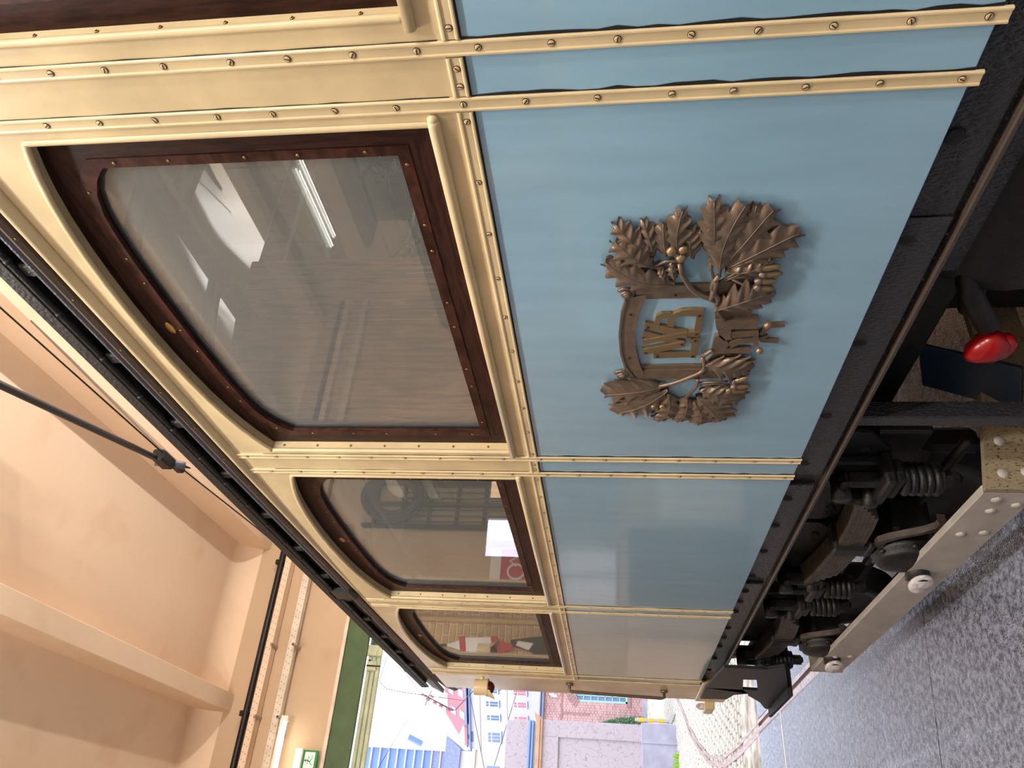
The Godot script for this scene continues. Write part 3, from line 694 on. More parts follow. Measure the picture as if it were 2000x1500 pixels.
	s = st(); bx(s, Vector3(-8.3, 16.5, 0), Vector3(14, 17.1, 0.10), 0.02); bx(s, Vector3(-8.3, 13.4, 0), Vector3(14, 13.55, 0.06), 0.02); mk("cornice", s, "plaster_cream", a2)
	s = st(); quad(s, Vector3(14, 18.0, 0.4), Vector3(-7.4, 18.0, 0.4), Vector3(-5.2, 21.2, -3.0), Vector3(14, 21.2, -3.0), Vector3(0, 1, 1)); quad(s, Vector3(14, 21.2, -3), Vector3(-5.2, 21.2, -3), Vector3(-7.4, 18.0, -8.8), Vector3(14, 18, -8.8), Vector3(0, 1, -1)); tri(s, Vector3(-7.4, 18, 0.4), Vector3(-7.4, 18, -8.8), Vector3(-5.2, 21.2, -3), Vector3(-1, 0, 0))
	var rf = mk("roof", s, "roof_red", a2)
	for e in [[-1.7, 20.2], [-4.0, 19.9], [-1.2, 18.75], [-3.7, 18.6], [0.8, 20.2]]:
		s = st(); var z: float = 0.4 - (e[1] - 18.0) * 3.4 / 3.2
		bx(s, Vector3(-0.42, -0.5, -0.02), Vector3(0.42, 0.5, 0.06), 0.01, Transform3D(Basis(Vector3.RIGHT, -0.81), Vector3(e[0], e[1], z + 0.03))); mk("skylight", s, "skylight", rf)
	for e in [[-0.6, 21.0, 0.5], [-3.4, 20.8, 0.9]]:
		s = st(); bx(s, Vector3(e[0] - e[2], 20.4, -3.4), Vector3(e[0] + e[2], 21.9, -2.6), 0.02); mk("chimney", s, "chimney", a2)
	s = st(true); var half := [[-6.8, 17.35]]
	for k in 9: half.append([-6.15 - 0.62 * cos(PI * k / 8.0), 17.35 + 0.6 * sin(PI * k / 8.0)])
	front_poly(s, rows(half.slice(1)), 0.0, 0.06); mk("lunette", s, "window_dark", a2)
	s = st(); quad(s, Vector3(-4.3, 18.0, 0.5), Vector3(-4.9, 18.6, 0.5), Vector3(-4.9, 18.6, -1.2), Vector3(-4.3, 18, -1.2), Vector3(1, 1, 0)); bx(s, Vector3(-8.0, 17.7, -0.5), Vector3(-7.7, 19.5, 0.3), 0.02, Transform3D(Basis(Vector3(0, 0, 1), -0.45), Vector3(-8.1, 4.0, 0))); mk("gable_coping", s, "cap_blue", a2)
	# small house, slate-roofed house, office block
	s = st(); bx(s, Vector3(-4, 0, -6), Vector3(0, 13.0, 0)); var b3 = building("annex", "small cream house between the apartment house and the shed", s, "plaster_cream", Vector3(8.0, 0, -70))
	s = st(); bx(s, Vector3(-4.2, 13.0, -6.2), Vector3(0.15, 13.3, 0.2), 0.02); mk("eaves", s, "chimney", b3)
	for y in [10.9, 8.0]:
		s = st(); bx(s, Vector3(-1.9, y, -0.02), Vector3(-1.05, y + 1.1, 0.05), 0.01); mk("window", s, "window_dark", b3)
	s = st(); bx(s, Vector3(-6, 0, -8), Vector3(1.3, 16.2, 0)); b3 = building("slate_roofed_house", "grey house with slate roof left of the apartment house", s, "chimney", Vector3(7.8, 0, -80))
	s = st(); front_poly(s, rows([[-6, 16.2], [1.4, 16.1], [2.6, 17.6], [-6, 17.6]]), -8, 0.3); mk("roof", s, "roof_slate", b3)
	s = st(); bx(s, Vector3(-6, 0, -20), Vector3(6.6, 39.3, 0)); b3 = building("office_block", "tall blue-glazed office block with pale vertical fins far behind the houses", s, "office_glass", Vector3(7.2, 0, -120))
	s = st()
	for y in 14: bx(s, Vector3(-6, y * 1.28 + 22.3, 0), Vector3(6.6, y * 1.28 + 22.42, 0.6), 0.02)
	bx(s, Vector3(6.2, 25, -0.1), Vector3(6.75, 39.3, 0.7), 0.02)
	mk("fin", s, "office_white", b3)
	s = st(); bx(s, Vector3(-6, 20, 0.02), Vector3(6.6, 27.8, 0.3)); mk("parapet", s, "roof_slate", b3)
	# overhead: span wires, insulators, banner
	s = st(true)
	for e in [[[5.66, 5.45, -30], [5.5, 5.82, -30]], [[5.45, 6.9, -30], [2.9, 6.1, -30]], [[6.3, 4.9, -30], [3.0, 5.75, -30]], [[5.44, 8.8, -25], [4.68, 8.92, -25]], [[4.68, 8.92, -25], [4.48, 8.63, -25]], [[4.48, 8.63, -25], [4.40, 8.0, -25]], [[4.40, 8.0, -25], [4.35, 7.42, -25]], [[4.35, 7.42, -25], [3.97, 6.5, -25]], [[3.95, 6.4, -25], [4.75, 5.7, -25]], [[4.37, 9.11, -30], [2.6, 10.0, -30]]]:
		tube(s, [Vector3(e[0][0], e[0][1], e[0][2]), Vector3(e[1][0], e[1][1], e[1][2])], 0.012, 5)
	tag(mk("span_wires", s, "wire"), "thin overhead span wires crossing the white sky outside the gateway", "wires")
	var ins = base("wire_crossing", "knot of insulators and clamps where the span wires meet below the sky", "fitting", Vector3(4.15, 7.0, -25))
	for e in [[0.2, 0.42, 0.05], [0.1, 0.28, 0.07], [0.18, 0.16, 0.05], [0.0, 0.05, 0.06], [-0.08, -0.15, 0.06], [-0.18, -0.4, 0.06], [-0.16, -0.52, 0.04]]:
		s = st(true); lathe(s, [[0.0, -0.07], [e[2], -0.05], [e[2] * 0.5, 0], [e[2], 0.05], [0, 0.07]], towards(Vector3(0.5, 1, 0.2), Vector3(e[0], e[1], 0)), 8); mk("insulator", s, "roof_red", ins)
	s = st(true); tube(s, [Vector3(0.25, 0.5, 0), Vector3(-0.2, -0.55, 0)], 0.02, 6); tube(s, [Vector3(0.35, 0.2, 0), Vector3(-0.1, 0.35, 0)], 0.015, 6); mk("rod", s, "wire", ins)
	s = st(); front_poly(s, rows([[4.37, 9.11], [4.31, 8.56], [3.82, 8.61], [3.9, 9.18]]), -30.0, -29.98)
	tag(mk("banner", s, "banner"), "lilac square sign hung on a wire in the white sky", "sign")

# =====================================================================  tram
var tram: Node3D
var screw_mesh: ArrayMesh
var small_screw: ArrayMesh
var rivet_mesh: ArrayMesh

func two_part(a: SurfaceTool, ma: String, b: SurfaceTool, mb: String) -> ArrayMesh:
	a.generate_normals(); b.generate_normals()
	var me := a.commit(); b.commit(me)
	me.surface_set_material(0, MT[ma]); me.surface_set_material(1, MT[mb])
	return me

func screw_of(r: float, head: String) -> ArrayMesh:
	var a := st(); var b := st()
	lathe(a, [[r, -0.001], [r, 0.0008], [r * 0.75, 0.0016], [0, 0.0018]], Transform3D.IDENTITY, 12)
	lathe(b, [[r * 1.2, -0.001], [r * 1.2, 0.0003], [r * 0.9, 0.0004]], Transform3D.IDENTITY, 12)
	bx(b, Vector3(-r * 0.85, 0.0, -r * 0.16), Vector3(r * 0.85, 0.0022, r * 0.16))
	return two_part(a, head, b, "slot")

func facing(at: Vector3, turn := 0.0) -> Transform3D:
	# local y outwards from the tram's side
	return Transform3D(Basis(Vector3(0, 0, 1), Vector3(-1, 0, 0), Vector3(0, -1, 0)) * Basis(Vector3.UP, turn), at)

func screws(parent: Node, pts: Array, me: Mesh):
	for p in pts: inst("screw", me, facing(p, rng.randf() * PI), parent)

func lip_strip(s: SurfaceTool, y0: float, y1: float, z: float, w: float):
	# ragged strip of black sealant along the near edge of an upright moulding
	var n := 26; var prev := w
	for i in n:
		var a := lerpf(y0, y1, float(i) / n); var b := lerpf(y0, y1, float(i + 1) / n)
		var nx := maxf(0.0008, w * rng.randf_range(0.25, 1.35))
		quad(s, Vector3(D - 0.0015, a, z), Vector3(D - 0.0015, b, z), Vector3(D - 0.0008, b, z + nx), Vector3(D - 0.0008, a, z + prev), Vector3(-1, 0, 0))
		prev = nx

const POSTS := [[0.845, 0.817], [0.735, 0.707], [-0.727, -0.755], [-0.835, -0.862], [-2.196, -2.225], [-2.309, -2.338], [-3.82, -3.848], [-3.915, -3.943], [-5.41, -5.436], [-5.54, -5.562]]
const BAYS := [[0.707, -0.727, 0.675, -0.685], [-0.862, -2.196, -0.89, -2.172], [-2.338, -3.82, -2.363, -3.79], [-3.943, -5.41, -3.968, -5.365]]

func tram_body():
	tram = base("tram", "old two-tone tram with blue panels, cream window band and wooden window sashes on its track", "tram", Vector3(2.2, 0, -2.6))
	screw_mesh = screw_of(0.0054, "screw"); small_screw = screw_of(0.0034, "brass")
	var s := st(true); lathe(s, [[0.018, -0.002], [0.018, 0.003], [0.014, 0.007], [0.006, 0.009], [0, 0.0095]], Transform3D.IDENTITY, 14)
	rivet_mesh = mesh_of(s, "rivet_black")
	# blue lower panels, one in every bay and between the pairs of mouldings
	var edge := []
	for p in POSTS: edge.append(p)
	for i in edge.size() - 1:
		s = st(); bx(s, Vector3(D, 0.957, edge[i][1] + 0.003), Vector3(D + 0.022, 1.778, edge[i + 1][0] - 0.003), 0.002); mk("side_panel", s, "blue", tram)
	# cream strips beside the windows' bays (between the mouldings)
	for i in range(0, edge.size() - 1, 2):
		s = st(); bx(s, Vector3(D, 1.77, edge[i][1] + 0.002), Vector3(D + 0.02, 2.80, edge[i + 1][0] - 0.002), 0.001); mk("pillar_panel", s, "cream", tram)
	# upright mouldings, each with its screws
	var prof := rows([[0, 0], [0, 0.004], [0.0016, 0.0062], [0.0045, 0.0064], [0.0068, 0.0042], [0.0215, 0.0042], [0.0238, 0.0064], [0.0268, 0.0062], [0.0284, 0.004], [0.0284, 0]])
	for e in POSTS:
		var lowend := 0.944 if e[0] > -1.0 else 0.955
		s = st(); extr(s, prof, Transform3D(Basis(Vector3(0, 0, -1), Vector3(-1, 0, 0), Vector3(0, 1, 0)), Vector3(D + 0.0005, lowend, e[0])), 2.797 - lowend)
		var m = mk("upright_moulding", s, "cream", tram)
		s = st(); lip_strip(s, 0.958, 1.772, e[0], 0.006); mk("sealant", s, "caulk", m)
		s = st(); lip_strip(s, 1.81, 2.7, e[0], 0.0018); mk("sealant", s, "caulk", m)
		var pts := []; var y: float = lowend + 0.03
		while y < 2.78:
			pts.append(Vector3(D - 0.0042, y, (e[0] + e[1]) / 2)); y += rng.randf_range(0.10, 0.125)
		screws(m, pts, screw_mesh)
	# waist moulding between the uprights
	var wp := rows([[0, 0], [0, 0.004], [0.0016, 0.0066], [0.0045, 0.0066], [0.0068, 0.0044], [0.0205, 0.0044], [0.0228, 0.0066], [0.0258, 0.0066], [0.0295, 0.004], [0.0295, 0]])
	for i in edge.size() - 1:
		var a: float = edge[i][1] - 0.003; var b: float = edge[i + 1][0] + 0.003
		s = st(); extr(s, wp, Transform3D(Basis(Vector3(0, 1, 0), Vector3(-1, 0, 0), Vector3(0, 0, 1)), Vector3(D + 0.0005, 1.773, b)), a - b)
		var m = mk("waist_moulding", s, "cream", tram)
		s = st(); bx(s, Vector3(D - 0.001, 1.7695, b), Vector3(D + 0.004, 1.7745, a)); mk("sealant", s, "caulk", m)
		var pts := []; var n := maxi(2, int((a - b) / 0.125)); 
		for k in n: pts.append(Vector3(D - 0.0044, 1.7868, lerpf(a - 0.02, b + 0.02, (k + 0.5 * 0) / maxf(1.0, n - 1.0))))
		screws(m, pts, screw_mesh)
	# structure behind the panels
	s = st(); bx(s, Vector3(D + 0.022, 0.95, -5.6), Vector3(D + 0.06, 1.84, 1.6)); mk("side_lining", s, "interior_wood", tram)

func top_of(t: float, yc: float, rise: float, p: float, arch: float) -> float:
	var e := absf(2.0 * t - 1.0)
	return yc + rise * (1.0 - pow(e, p)) + arch * (1.0 - e * e)

func win_loop(zn: float, zf: float, yb: float, yc: float, rise: float, p: float, arch: float) -> Array:
	var n := 18; var o := [[], [], [], []]
	for i in n + 1:
		var t := 0.5 - 0.5 * cos(PI * i / n)
		o[0].append(Vector2(lerpf(-zn, -zf, t), yb))
		o[1].append(Vector2(-zf, lerpf(yb, yc, t)))
		o[2].append(Vector2(lerpf(-zf, -zn, t), top_of(1.0 - t, yc, rise, p, arch)))
		o[3].append(Vector2(-zn, lerpf(yc, yb, t)))
	return o

func ring_piece(s: SurfaceTool, ol: Array, il: Array, xf: float, xb: float):
	var cen := Vector2.ZERO
	for v in il: cen += v / il.size()
	for i in ol.size() - 1:
		var a: Vector2 = ol[i]; var b: Vector2 = ol[i + 1]; var c: Vector2 = il[i + 1]; var d: Vector2 = il[i]
		quad(s, Vector3(xf, a.y, -a.x), Vector3(xf, b.y, -b.x), Vector3(xf, c.y, -c.x), Vector3(xf, d.y, -d.x), Vector3(-1, 0, 0))
		quad(s, Vector3(xb, a.y, -a.x), Vector3(xb, b.y, -b.x), Vector3(xb, c.y, -c.x), Vector3(xb, d.y, -d.x), Vector3(1, 0, 0))
		var e := c - d; var nn := e.orthogonal()
		var md := (c + d) / 2.0 - (a + b) / 2.0
		if nn.dot(md) < 0: nn = -nn
		quad(s, Vector3(xf, d.y, -d.x), Vector3(xf, c.y, -c.x), Vector3(xb, c.y, -c.x), Vector3(xb, d.y, -d.x), Vector3(0, nn.y, -nn.x))
		quad(s, Vector3(xf, a.y, -a.x), Vector3(xf, b.y, -b.x), Vector3(xb, b.y, -b.x), Vector3(xb, a.y, -a.x), Vector3(0, -nn.y, nn.x))
	for k in [0, ol.size() - 1]:
		var a: Vector2 = ol[k]; var d: Vector2 = il[k]; var q: Vector2 = ol[1 if k == 0 else k - 1]
		var o := a - q
		quad(s, Vector3(xf, a.y, -a.x), Vector3(xf, d.y, -d.x), Vector3(xb, d.y, -d.x), Vector3(xb, a.y, -a.x), Vector3(0, o.y, -o.x))

func v3(p: Vector2, x: float) -> Vector3: return Vector3(x, p.y, -p.x)

func tram_windows():
	var nm := ["nearest the camera, mostly out of view", "large one over the emblem", "middle one mirroring cables", "farthest one mirroring cream bricks"]
	for i in BAYS.size():
		var e: Array = BAYS[i]; var s: SurfaceTool
		var op := win_loop(e[2], e[3], 1.858, 2.66, 0.03, 5.0, 0.06)
		# cream surround with the opening in it
		s = st()
		bx(s, Vector3(D, 1.795, e[1]), Vector3(D + 0.036, 1.858, e[0])); bx(s, Vector3(D, 1.858, e[2]), Vector3(D + 0.036, 2.66, e[0])); bx(s, Vector3(D, 1.858, e[1]), Vector3(D + 0.036, 2.66, e[3]))
		var poly := PackedVector2Array(); poly.append(Vector2(-e[0], 2.66))
		var top: Array = op[2].duplicate(); top.reverse()
		for v in top: poly.append(v)
		poly.append(Vector2(-e[1], 2.66)); poly.append(Vector2(-e[1], 2.80)); poly.append(Vector2(-e[0], 2.80))
		side_poly(s, poly, D, D + 0.036)
		mk("window_surround", s, "cream", tram)
		# rounded bead round the opening, then the sill batten
		s = st(true)
		var pts := []
		for v in op[3]: pts.append(v3(v, D + 0.002))
		pts.reverse()
		tube(s, pts, 0.0075, 8)
		pts = []
		for v in top: pts.append(v3(v, D + 0.002))
		tube(s, pts, 0.0085, 8)
		pts = []
		for v in op[1]: pts.append(v3(v, D + 0.002))
		tube(s, pts, 0.0075, 8)
		var bd = mk("opening_bead", s, "cream", tram)
		var sc := []
		for k in range(2, 18, 3): sc.append(v3(op[2][k] - Vector2(0, 0.0), D + 0.022))
		s = st(true)
		var zs: float = e[2] + 0.012
		tube(s, [Vector3(D - 0.002, 1.848, zs), Vector3(D - 0.003, 1.848, zs - 0.01), Vector3(D - 0.003, 1.849, (zs + e[3]) / 2), Vector3(D - 0.003, 1.849, e[3] - 0.018)], [0.0105, 0.012, 0.0118, 0.0105], 12)
		ball(s, Vector3(D - 0.002, 1.848, zs), 0.0112, 10); mk("sill_batten", s, "cream", tram)
		# screws in the far jamb
		for k in 7: inst("screw", small_screw, Transform3D(Basis(Vector3.RIGHT, PI / 2), Vector3(D + 0.02, 1.93 + k * 0.115, e[3] + 0.0005)), bd)
		# sash: four members, beads, pane
		var w = base("window", "", "", Vector3.ZERO, tram)
		tag(w, "wooden tram window, %s" % nm[i])
		var oo := win_loop(e[2] + 0.02, e[3] - 0.02, 1.84, 2.70, 0.03, 5.0, 0.06)
		var gn: float = e[2] - 0.095; var gf: float = e[3] + 0.075
		var be := win_loop(gn + 0.024, gf - 0.024, 1.942 - 0.024, 2.565 + 0.024, 0.072, 9.0, 0.026)
		var gi := win_loop(gn, gf, 1.942, 2.565, 0.072, 9.0, 0.026)
		var gl := win_loop(gn - 0.006, gf + 0.006, 1.948, 2.559, 0.072, 9.0, 0.026)
		for k in 4:
			s = st(); ring_piece(s, oo[k], be[k], D + 0.034, D + 0.075); mk(["sash_rail", "sash_stile"][k % 2], s, ["wood_h", "wood_v"][k % 2], w)
		for k in 4:
			s = st(); ring_piece(s, be[k], gi[k], D + 0.032, D + 0.065); var gb = mk("glazing_bead", s, "wood_bead", w)
			var bp: Array = be[k]; var ip: Array = gi[k]; var nn := 8 if k % 2 == 0 else 5
			for q in nn:
				var t := (q + 0.5) / nn; var a := int(acos(1.0 - 2.0 * t) / PI * 18.0)
				inst("screw", small_screw, facing(v3(bp[a].lerp(ip[a], 0.5), D + 0.0315), rng.randf() * PI), gb)
		s = st()
		for k in 4: ring_piece(s, gi[k], gl[k], D + 0.046, D + 0.058)
		mk("rubber_seal", s, "rubber", w)
		s = st(); var pp := PackedVector2Array()
		for k in 4:
			for v in gi[k].slice(0, 18): pp.append(v)
		side_poly(s, pp, D + 0.051, D + 0.055); mk("pane", s, "glass", w)
		# little oval brass plate on the top rail
		s = st(true); var cz: float = lerpf(e[2], e[3], 0.50)
		lathe(s, [[0.0, 0.0], [0.011, 0.0], [0.011, 0.002], [0.009, 0.003], [0, 0.003]], Transform3D(Basis(Vector3(0, 0, 2.2), Vector3(-1, 0, 0), Vector3(0, -1, 0)), Vector3(D + 0.034, 2.70, cz)), 20)
		mk("brass_plate", s, "brass", w)

func tram_path(x_off := 0.0) -> Array:
	var p := []
	for e in [[1.105, 1.6], [1.115, -0.5], [1.118, -1.5], [1.121, -2.3], [1.130, -3.1], [1.141, -3.9], [1.15, -4.6], [1.163, -5.3], [1.178, -5.9], [1.20, -6.3], [1.245, -6.7], [1.33, -7.0], [1.48, -7.25], [1.7, -7.4]]: p.append([e[0] + x_off, e[1]])
	return p

func tram_roof():
	var s := st(true)
	# quarter-round cornice above the cream band
	sweep_plan(s, [[-0.02, 2.795], [0.004, 2.795], [0.008, 2.799], [0.016, 2.806], [0.019, 2.812], [0.017, 2.819], [0.0, 2.823], [-0.02, 2.823]], tram_path()); mk("cornice", s, "cream", tram)
	s = st()
	sweep_plan(s, [[-0.02, 2.823], [0.006, 2.823], [0.006, 2.829], [-0.02, 2.829]], tram_path()); mk("cornice_gap", s, "caulk", tram)
	# grey boarded underside of the roof edge, lead drip edge above it
	s = st()
	sweep_plan(s, [[-0.02, 2.829], [0.020, 2.829], [0.028, 2.838], [0.028, 2.846], [-0.02, 2.846]], tram_path()); var board = mk("roof_edge_board", s, "roof_grey", tram)
	for k in 26:
		var z := 0.6 - k * 0.215
		inst("screw", small_screw, facing(Vector3(path_x(z) - 0.0245, 2.833, z), 0.5), board)
	s = st()
	sweep_plan(s, [[0.0, 2.846], [0.029, 2.846], [0.033, 2.851], [0.033, 2.857], [0.0, 2.859]], tram_path()); mk("drip_edge", s, "lead", tram)
	# dark duct running along the roof edge on lugs
	s = st(); bx(s, Vector3(1.105, 2.935, -6.0), Vector3(1.22, 2.968, 1.6), 0.006); var duct = mk("roof_duct", s, "tarred", tram)
	s = st(); bx(s, Vector3(1.098, 2.928, -6.0), Vector3(1.11, 2.972, 1.6), 0.004); mk("duct_lip", s, "tarred", duct)
	s = st(true); tube(s, [Vector3(1.108, 2.922, 1.6), Vector3(1.11, 2.926, -2), Vector3(1.108, 2.922, -6.0)], 0.009, 8)
	for k in 34: tube(s, [Vector3(1.109, 2.924, 1.0 - k * 0.2), Vector3(1.109, 2.924, 0.988 - k * 0.2)], 0.0105, 8)
	mk("conduit", s, "iron", duct)
	for k in 17:
		var z := 0.6 - k * 0.37
		s = st(); bx(s, Vector3(1.112, 2.875, z - 0.022), Vector3(1.14, 2.94, z + 0.022), 0.006); mk("lug", s, "iron", duct)
	s = st(); bx(s, Vector3(1.098, 2.826, -3.79), Vector3(1.13, 2.95, -3.65), 0.01); mk("duct_bracket", s, "pipe_black", tram)
	# roof skin
	s = st(true)
	var pr := [[1.15, 2.855], [1.2, 2.93], [1.5, 3.06], [1.78, 3.10], [1.78, 3.13], [1.45, 3.10], [1.16, 2.96], [1.12, 2.862]]
	along_z(s, rows(pr), -6.3, 1.6)
	var mir := []
	for e in pr: mir.append([4.4 - e[0], e[1]])
	along_z(s, rows(mir), -6.3, 1.6)
	bx(s, Vector3(1.7, 3.34, -6.0), Vector3(2.7, 3.38, 1.6)); bx(s, Vector3(1.75, 3.08, -6.0), Vector3(1.78, 3.36, 1.6))
	mk("roof", s, "roof_grey", tram)
	s = st(); bx(s, Vector3(2.62, 2.90, -6.0), Vector3(2.65, 2.965, 1.6)); bx(s, Vector3(2.62, 3.09, -6.0), Vector3(2.65, 3.36, 1.6))
	for k in 16: bx(s, Vector3(2.615, 2.95, 1.2 - k * 0.45 - 0.025), Vector3(2.655, 3.1, 1.2 - k * 0.45 + 0.025))
	var cl = mk("clerestory", s, "interior_wood", tram)
	for k in 15:
		s = st(); bx(s, Vector3(2.634, 2.965, 1.17 - k * 0.45 - 0.40), Vector3(2.638, 3.09, 1.17 - k * 0.45)); mk("green_pane", s, "green_glass", cl)

func path_x(z: float) -> float:
	var p := tram_path()
	for i in p.size() - 1:
		if z <= p[i][1] and z >= p[i + 1][1]: return lerpf(p[i][0], p[i + 1][0], (z - p[i][1]) / (p[i + 1][1] - p[i][1]))
	return D

func tram_inside():
	var s := st(); bx(s, Vector3(D + 0.06, 0.90, -6.0), Vector3(3.24, 0.95, 1.6)); mk("cabin_floor", s, "interior_wood", tram)
	# far side wall with window openings
	s = st()
	bx(s, Vector3(3.22, 0.95, -6.0), Vector3(3.28, 1.86, 1.6)); bx(s, Vector3(3.22, 2.68, -6.0), Vector3(3.28, 2.86, 1.6))
	for e in [[1.6, 0.7], [-0.66, -0.86], [-2.17, -2.36], [-3.79, -3.97], [-5.36, -6.0]]: bx(s, Vector3(3.22, 1.86, e[1]), Vector3(3.28, 2.68, e[0]))
	mk("far_side", s, "interior_wood", tram)
	# ceiling boards and ribs
	s = st(true); along_z(s, rows([[1.17, 2.80], [1.3, 2.90], [1.55, 2.97], [1.76, 3.0], [1.76, 3.02], [1.5, 3.0], [1.25, 2.93], [1.16, 2.83]]), -6.0, 1.6)
	along_z(s, rows([[3.23, 2.80], [3.1, 2.90], [2.85, 2.97], [2.64, 3.0], [2.64, 3.02], [2.9, 3.0], [3.15, 2.93], [3.24, 2.83]]), -6.0, 1.6)
	bx(s, Vector3(1.78, 3.30, -6.0), Vector3(2.62, 3.33, 1.6))
	mk("cabin_ceiling", s, "interior_cream", tram)
	for z in [0.6, -0.35, -1.10, -1.55, -2.05, -3.1, -4.2]:
		s = st(true); var prf := [[1.17, 2.76], [1.3, 2.87], [1.55, 2.945], [1.76, 2.975], [1.76, 3.0], [1.55, 2.97], [1.3, 2.9], [1.17, 2.80]]
		along_z(s, rows(prf), z - 0.03, z + 0.03); bx(s, Vector3(1.2, 2.66, z - 0.04), Vector3(1.22, 2.80, z + 0.04))
		bx(s, Vector3(1.76, 3.24, z - 0.03), Vector3(2.62, 3.31, z + 0.03))
		mk("ceiling_rib", s, "interior_wood", tram)
	s = st(); bx(s, Vector3(1.74, 2.93, -6.0), Vector3(1.79, 3.06, 1.6), 0.01); mk("ceiling_beam", s, "interior_wood", tram)
	# bulkhead with a doorway beside it
	s = st(); bx(s, Vector3(D + 0.06, 0.95, -2.30), Vector3(2.02, 3.0, -2.26), 0.004); var bh = mk("bulkhead", s, "interior_pale_wood", tram)
	s = st()
	for x in [1.30, 1.36, 1.72, 1.78, 1.95]: bx(s, Vector3(x, 0.95, -2.262), Vector3(x + 0.012, 2.72, -2.252), 0.003)
	bx(s, Vector3(1.97, 0.95, -2.32), Vector3(2.03, 3.0, -2.245), 0.006); mk("bulkhead_beads", s, "interior_pale_wood", bh)
	s = st(); bx(s, Vector3(2.02, 2.88, -2.30), Vector3(3.2, 2.98, -2.26), 0.004); mk("doorway_head", s, "interior_wood", bh)
	# wrought-iron luggage rack with scrolls on the far side
	var rk = base("luggage_rack", "wrought iron luggage rack with scrolled brackets seen through the window", "", Vector3.ZERO, tram)
	for z in [-1.3, -1.9, -2.5, -3.1]:
		s = st(true); var p := []
		for k in 30:
			var a := k * 0.42; var rr := 0.145 * exp(-k * 0.062)
			p.append(Vector3(2.98 + rr * cos(a + 0.4), 2.50 + rr * sin(a + 0.4), z))
		tube(s, p, 0.010, 8)
		p = []
		for k in 24:
			var a := PI + k * 0.40; var rr := 0.10 * exp(-k * 0.07)
			p.append(Vector3(2.84 + rr * cos(a), 2.66 + rr * sin(a), z))
		tube(s, p, 0.008, 8)
		tube(s, [Vector3(3.2, 2.66, z), Vector3(2.96, 2.67, z), Vector3(2.78, 2.74, z)], 0.010, 8); tube(s, [Vector3(3.2, 2.2, z), Vector3(3.1, 2.42, z), Vector3(2.88, 2.64, z)], 0.010, 8)
		mk("scroll_bracket", s, "scroll_iron", rk)
	s = st(true)
	for e in [[2.78, 2.74], [2.95, 2.685], [3.1, 2.67]]: tube(s, [Vector3(e[0], e[1], 0.4), Vector3(e[0], e[1], -3.4)], 0.008, 8)
	mk("rack_rail", s, "scroll_iron", rk)
	# end wall of the saloon and platform bulkhead
	s = st(); bx(s, Vector3(D + 0.06, 0.95, -6.04), Vector3(3.28, 2.0, -6.0)); bx(s, Vector3(D + 0.06, 2.58, -6.04), Vector3(3.28, 3.0, -6.0)); bx(s, Vector3(1.76, 2.98, -6.04), Vector3(2.64, 3.36, -6.0)); bx(s, Vector3(D + 0.06, 2.0, -6.04), Vector3(2.14, 2.58, -6.0)); bx(s, Vector3(2.47, 2.0, -6.04), Vector3(2.66, 2.58, -6.0)); bx(s, Vector3(2.86, 2.0, -6.04), Vector3(3.28, 2.58, -6.0)); bx(s, Vector3(1.16, 0.95, 1.6), Vector3(3.28, 3.36, 1.64))
	mk("end_wall", s, "interior_wood", tram)

